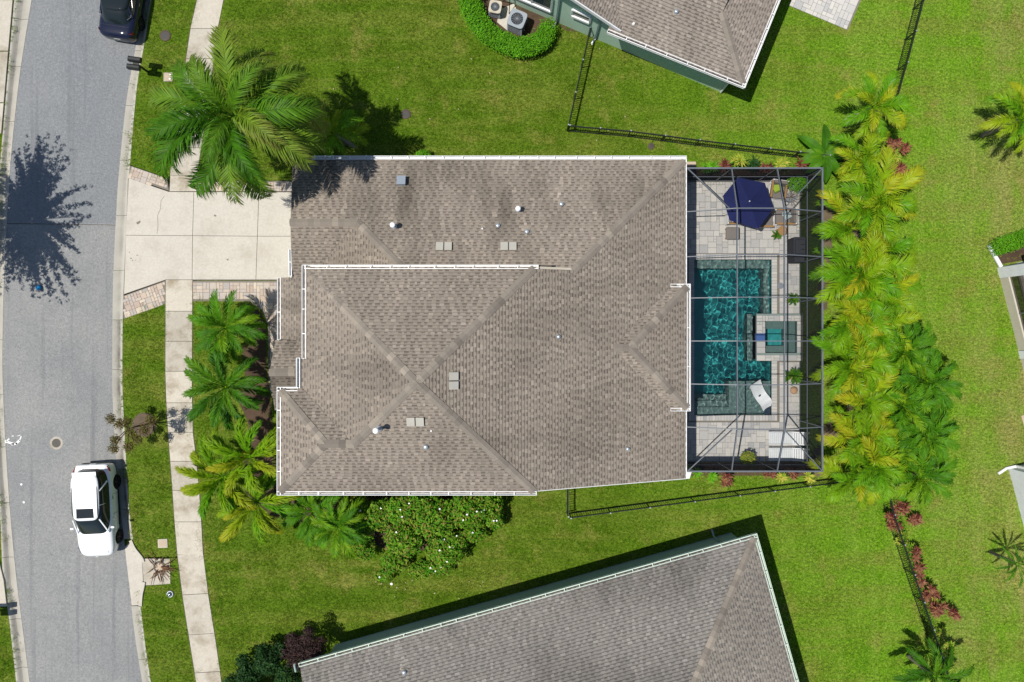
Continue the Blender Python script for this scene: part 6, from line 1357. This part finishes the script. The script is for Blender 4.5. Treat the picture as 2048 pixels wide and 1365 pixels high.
pot(1548, 472, 'clay', 'small leafy pot left of the stool table', .13, .25, s=.62); pot(1578, 600, 'greypot', 'potted fern beside the skimmer lid', .18, .35, s=.75); pot(1580, 752, 'clay', 'potted fern above the tan garden ball', .2, .35, s=1.0, n_=20)
pot(1487, 912, 'greypot', 'yellow-green croton in a pot at the south cage wall', .2, .3, 'bush', s=1.1, leafm='yellowleaf')
# fallen leaves on the lawns: too many to count
rd = random.Random(12); g = G()
for i in range(40):
    x, y = rd.choice([(rd.uniform(1180, 1800), rd.uniform(90, 300)), (rd.uniform(640, 1100), rd.uniform(30, 290)), (rd.uniform(700, 1000), rd.uniform(1120, 1200))])
    if 1170 < x < 1520 and y < 190 - (1520 - x) * .38: continue
    p = W(x, y, .055); g.box(p, (rd.uniform(.05, .09), rd.uniform(.03, .05), .008), rd.uniform(0, 3))
g.o('leaf_litter', 'litter', kind='stuff')
# runner line and bare scar in the south lawn
g = G(); P = [(470, 1122), (478, 1135), (492, 1150), (486, 1120), (520, 1112), (560, 1124), (600, 1128), (650, 1124), (700, 1122)]
# ================================================================== GRASS
def tuft():
    rd = np.random.default_rng(9); V = []; F = []; CL = rd.uniform(-.3, .3, (26, 2))
    for i in range(230):
        x, y = (CL[i % 26] + rd.normal(size=2) * .018); a = rd.uniform(0, 6.28); l_ = rd.uniform(.03, .085); w_ = rd.uniform(.006, .011); tl = rd.uniform(.2, 1.25); d = np.array([math.cos(a) * math.sin(tl), math.sin(a) * math.sin(tl), math.cos(tl)]) * l_; s_ = np.array([-math.sin(a), math.cos(a), 0]) * w_ / 2; b = np.array([x, y, 0.]); k = len(V)
        V += [b - s_, b + s_, b + d]; F.append((k, k + 1, k + 2))
    return mesh('grass_tuft', V, F, 'blade')
def grass(src, name, dens, seed):
    me = src.data; o = bpy.data.objects.new(name, me.copy()); o.location = src.location; col.objects.link(o); tag(o, kind='stuff')
    ng = bpy.data.node_groups.new('grass_' + name, 'GeometryNodeTree'); ng.interface.new_socket('Geometry', in_out='INPUT', socket_type='NodeSocketGeometry'); ng.interface.new_socket('Geometry', in_out='OUTPUT', socket_type='NodeSocketGeometry')
    i_, o_ = ng.nodes.new('NodeGroupInput'), ng.nodes.new('NodeGroupOutput'); d = ng.nodes.new('GeometryNodeDistributePointsOnFaces'); d.inputs['Density'].default_value = dens; d.inputs['Seed'].default_value = seed
    ob = ng.nodes.new('GeometryNodeObjectInfo'); ob.inputs['Object'].default_value = TUFT; ob.inputs['As Instance'].default_value = True
    ip = ng.nodes.new('GeometryNodeInstanceOnPoints'); rv = ng.nodes.new('FunctionNodeRandomValue'); rv.data_type = 'FLOAT_VECTOR'; rv.inputs[0].default_value = (0, 0, 0); rv.inputs[1].default_value = (0, 0, 6.28)
    sv = ng.nodes.new('FunctionNodeRandomValue'); sv.data_type = 'FLOAT'; sv.inputs[2].default_value = .75; sv.inputs[3].default_value = 1.35
    ng.links.new(i_.outputs[0], d.inputs['Mesh']); ng.links.new(d.outputs['Points'], ip.inputs['Points']); ng.links.new(ob.outputs['Geometry'], ip.inputs['Instance']); ng.links.new(rv.outputs[0], ip.inputs['Rotation']); ng.links.new(sv.outputs[1], ip.inputs['Scale']); ng.links.new(ip.outputs[0], o_.inputs[0])
    md = o.modifiers.new('grass', 'NODES'); md.node_group = ng; return o
TUFT = bpy.data.objects.new('grass_tuft', tuft())
def clipped(o, x0, x1, y0, y1):
    bm = bmesh.new(); bm.from_mesh(o.data); L = Vector(o.location)
    for co_, no in (((x0, 0, 0), (-1, 0, 0)), ((x1, 0, 0), (1, 0, 0)), ((0, y0, 0), (0, -1, 0)), ((0, y1, 0), (0, 1, 0))):
        bmesh.ops.bisect_plane(bm, geom=bm.verts[:] + bm.edges[:] + bm.faces[:], plane_co=Vector(co_) - Vector((L.x, L.y, 0)), plane_no=no, clear_outer=True)
    me = bpy.data.meshes.new('grass'); bm.to_mesh(me); bm.free(); me.materials.append(MAT['blade']); n = bpy.data.objects.new('tmp', me); n.location = o.location; return n
for k, o in enumerate(LAWNS):
    q = clipped(o, -31, 31, -22, 22); g_ = grass(q, 'grass', 9., k); bpy.data.objects.remove(q)
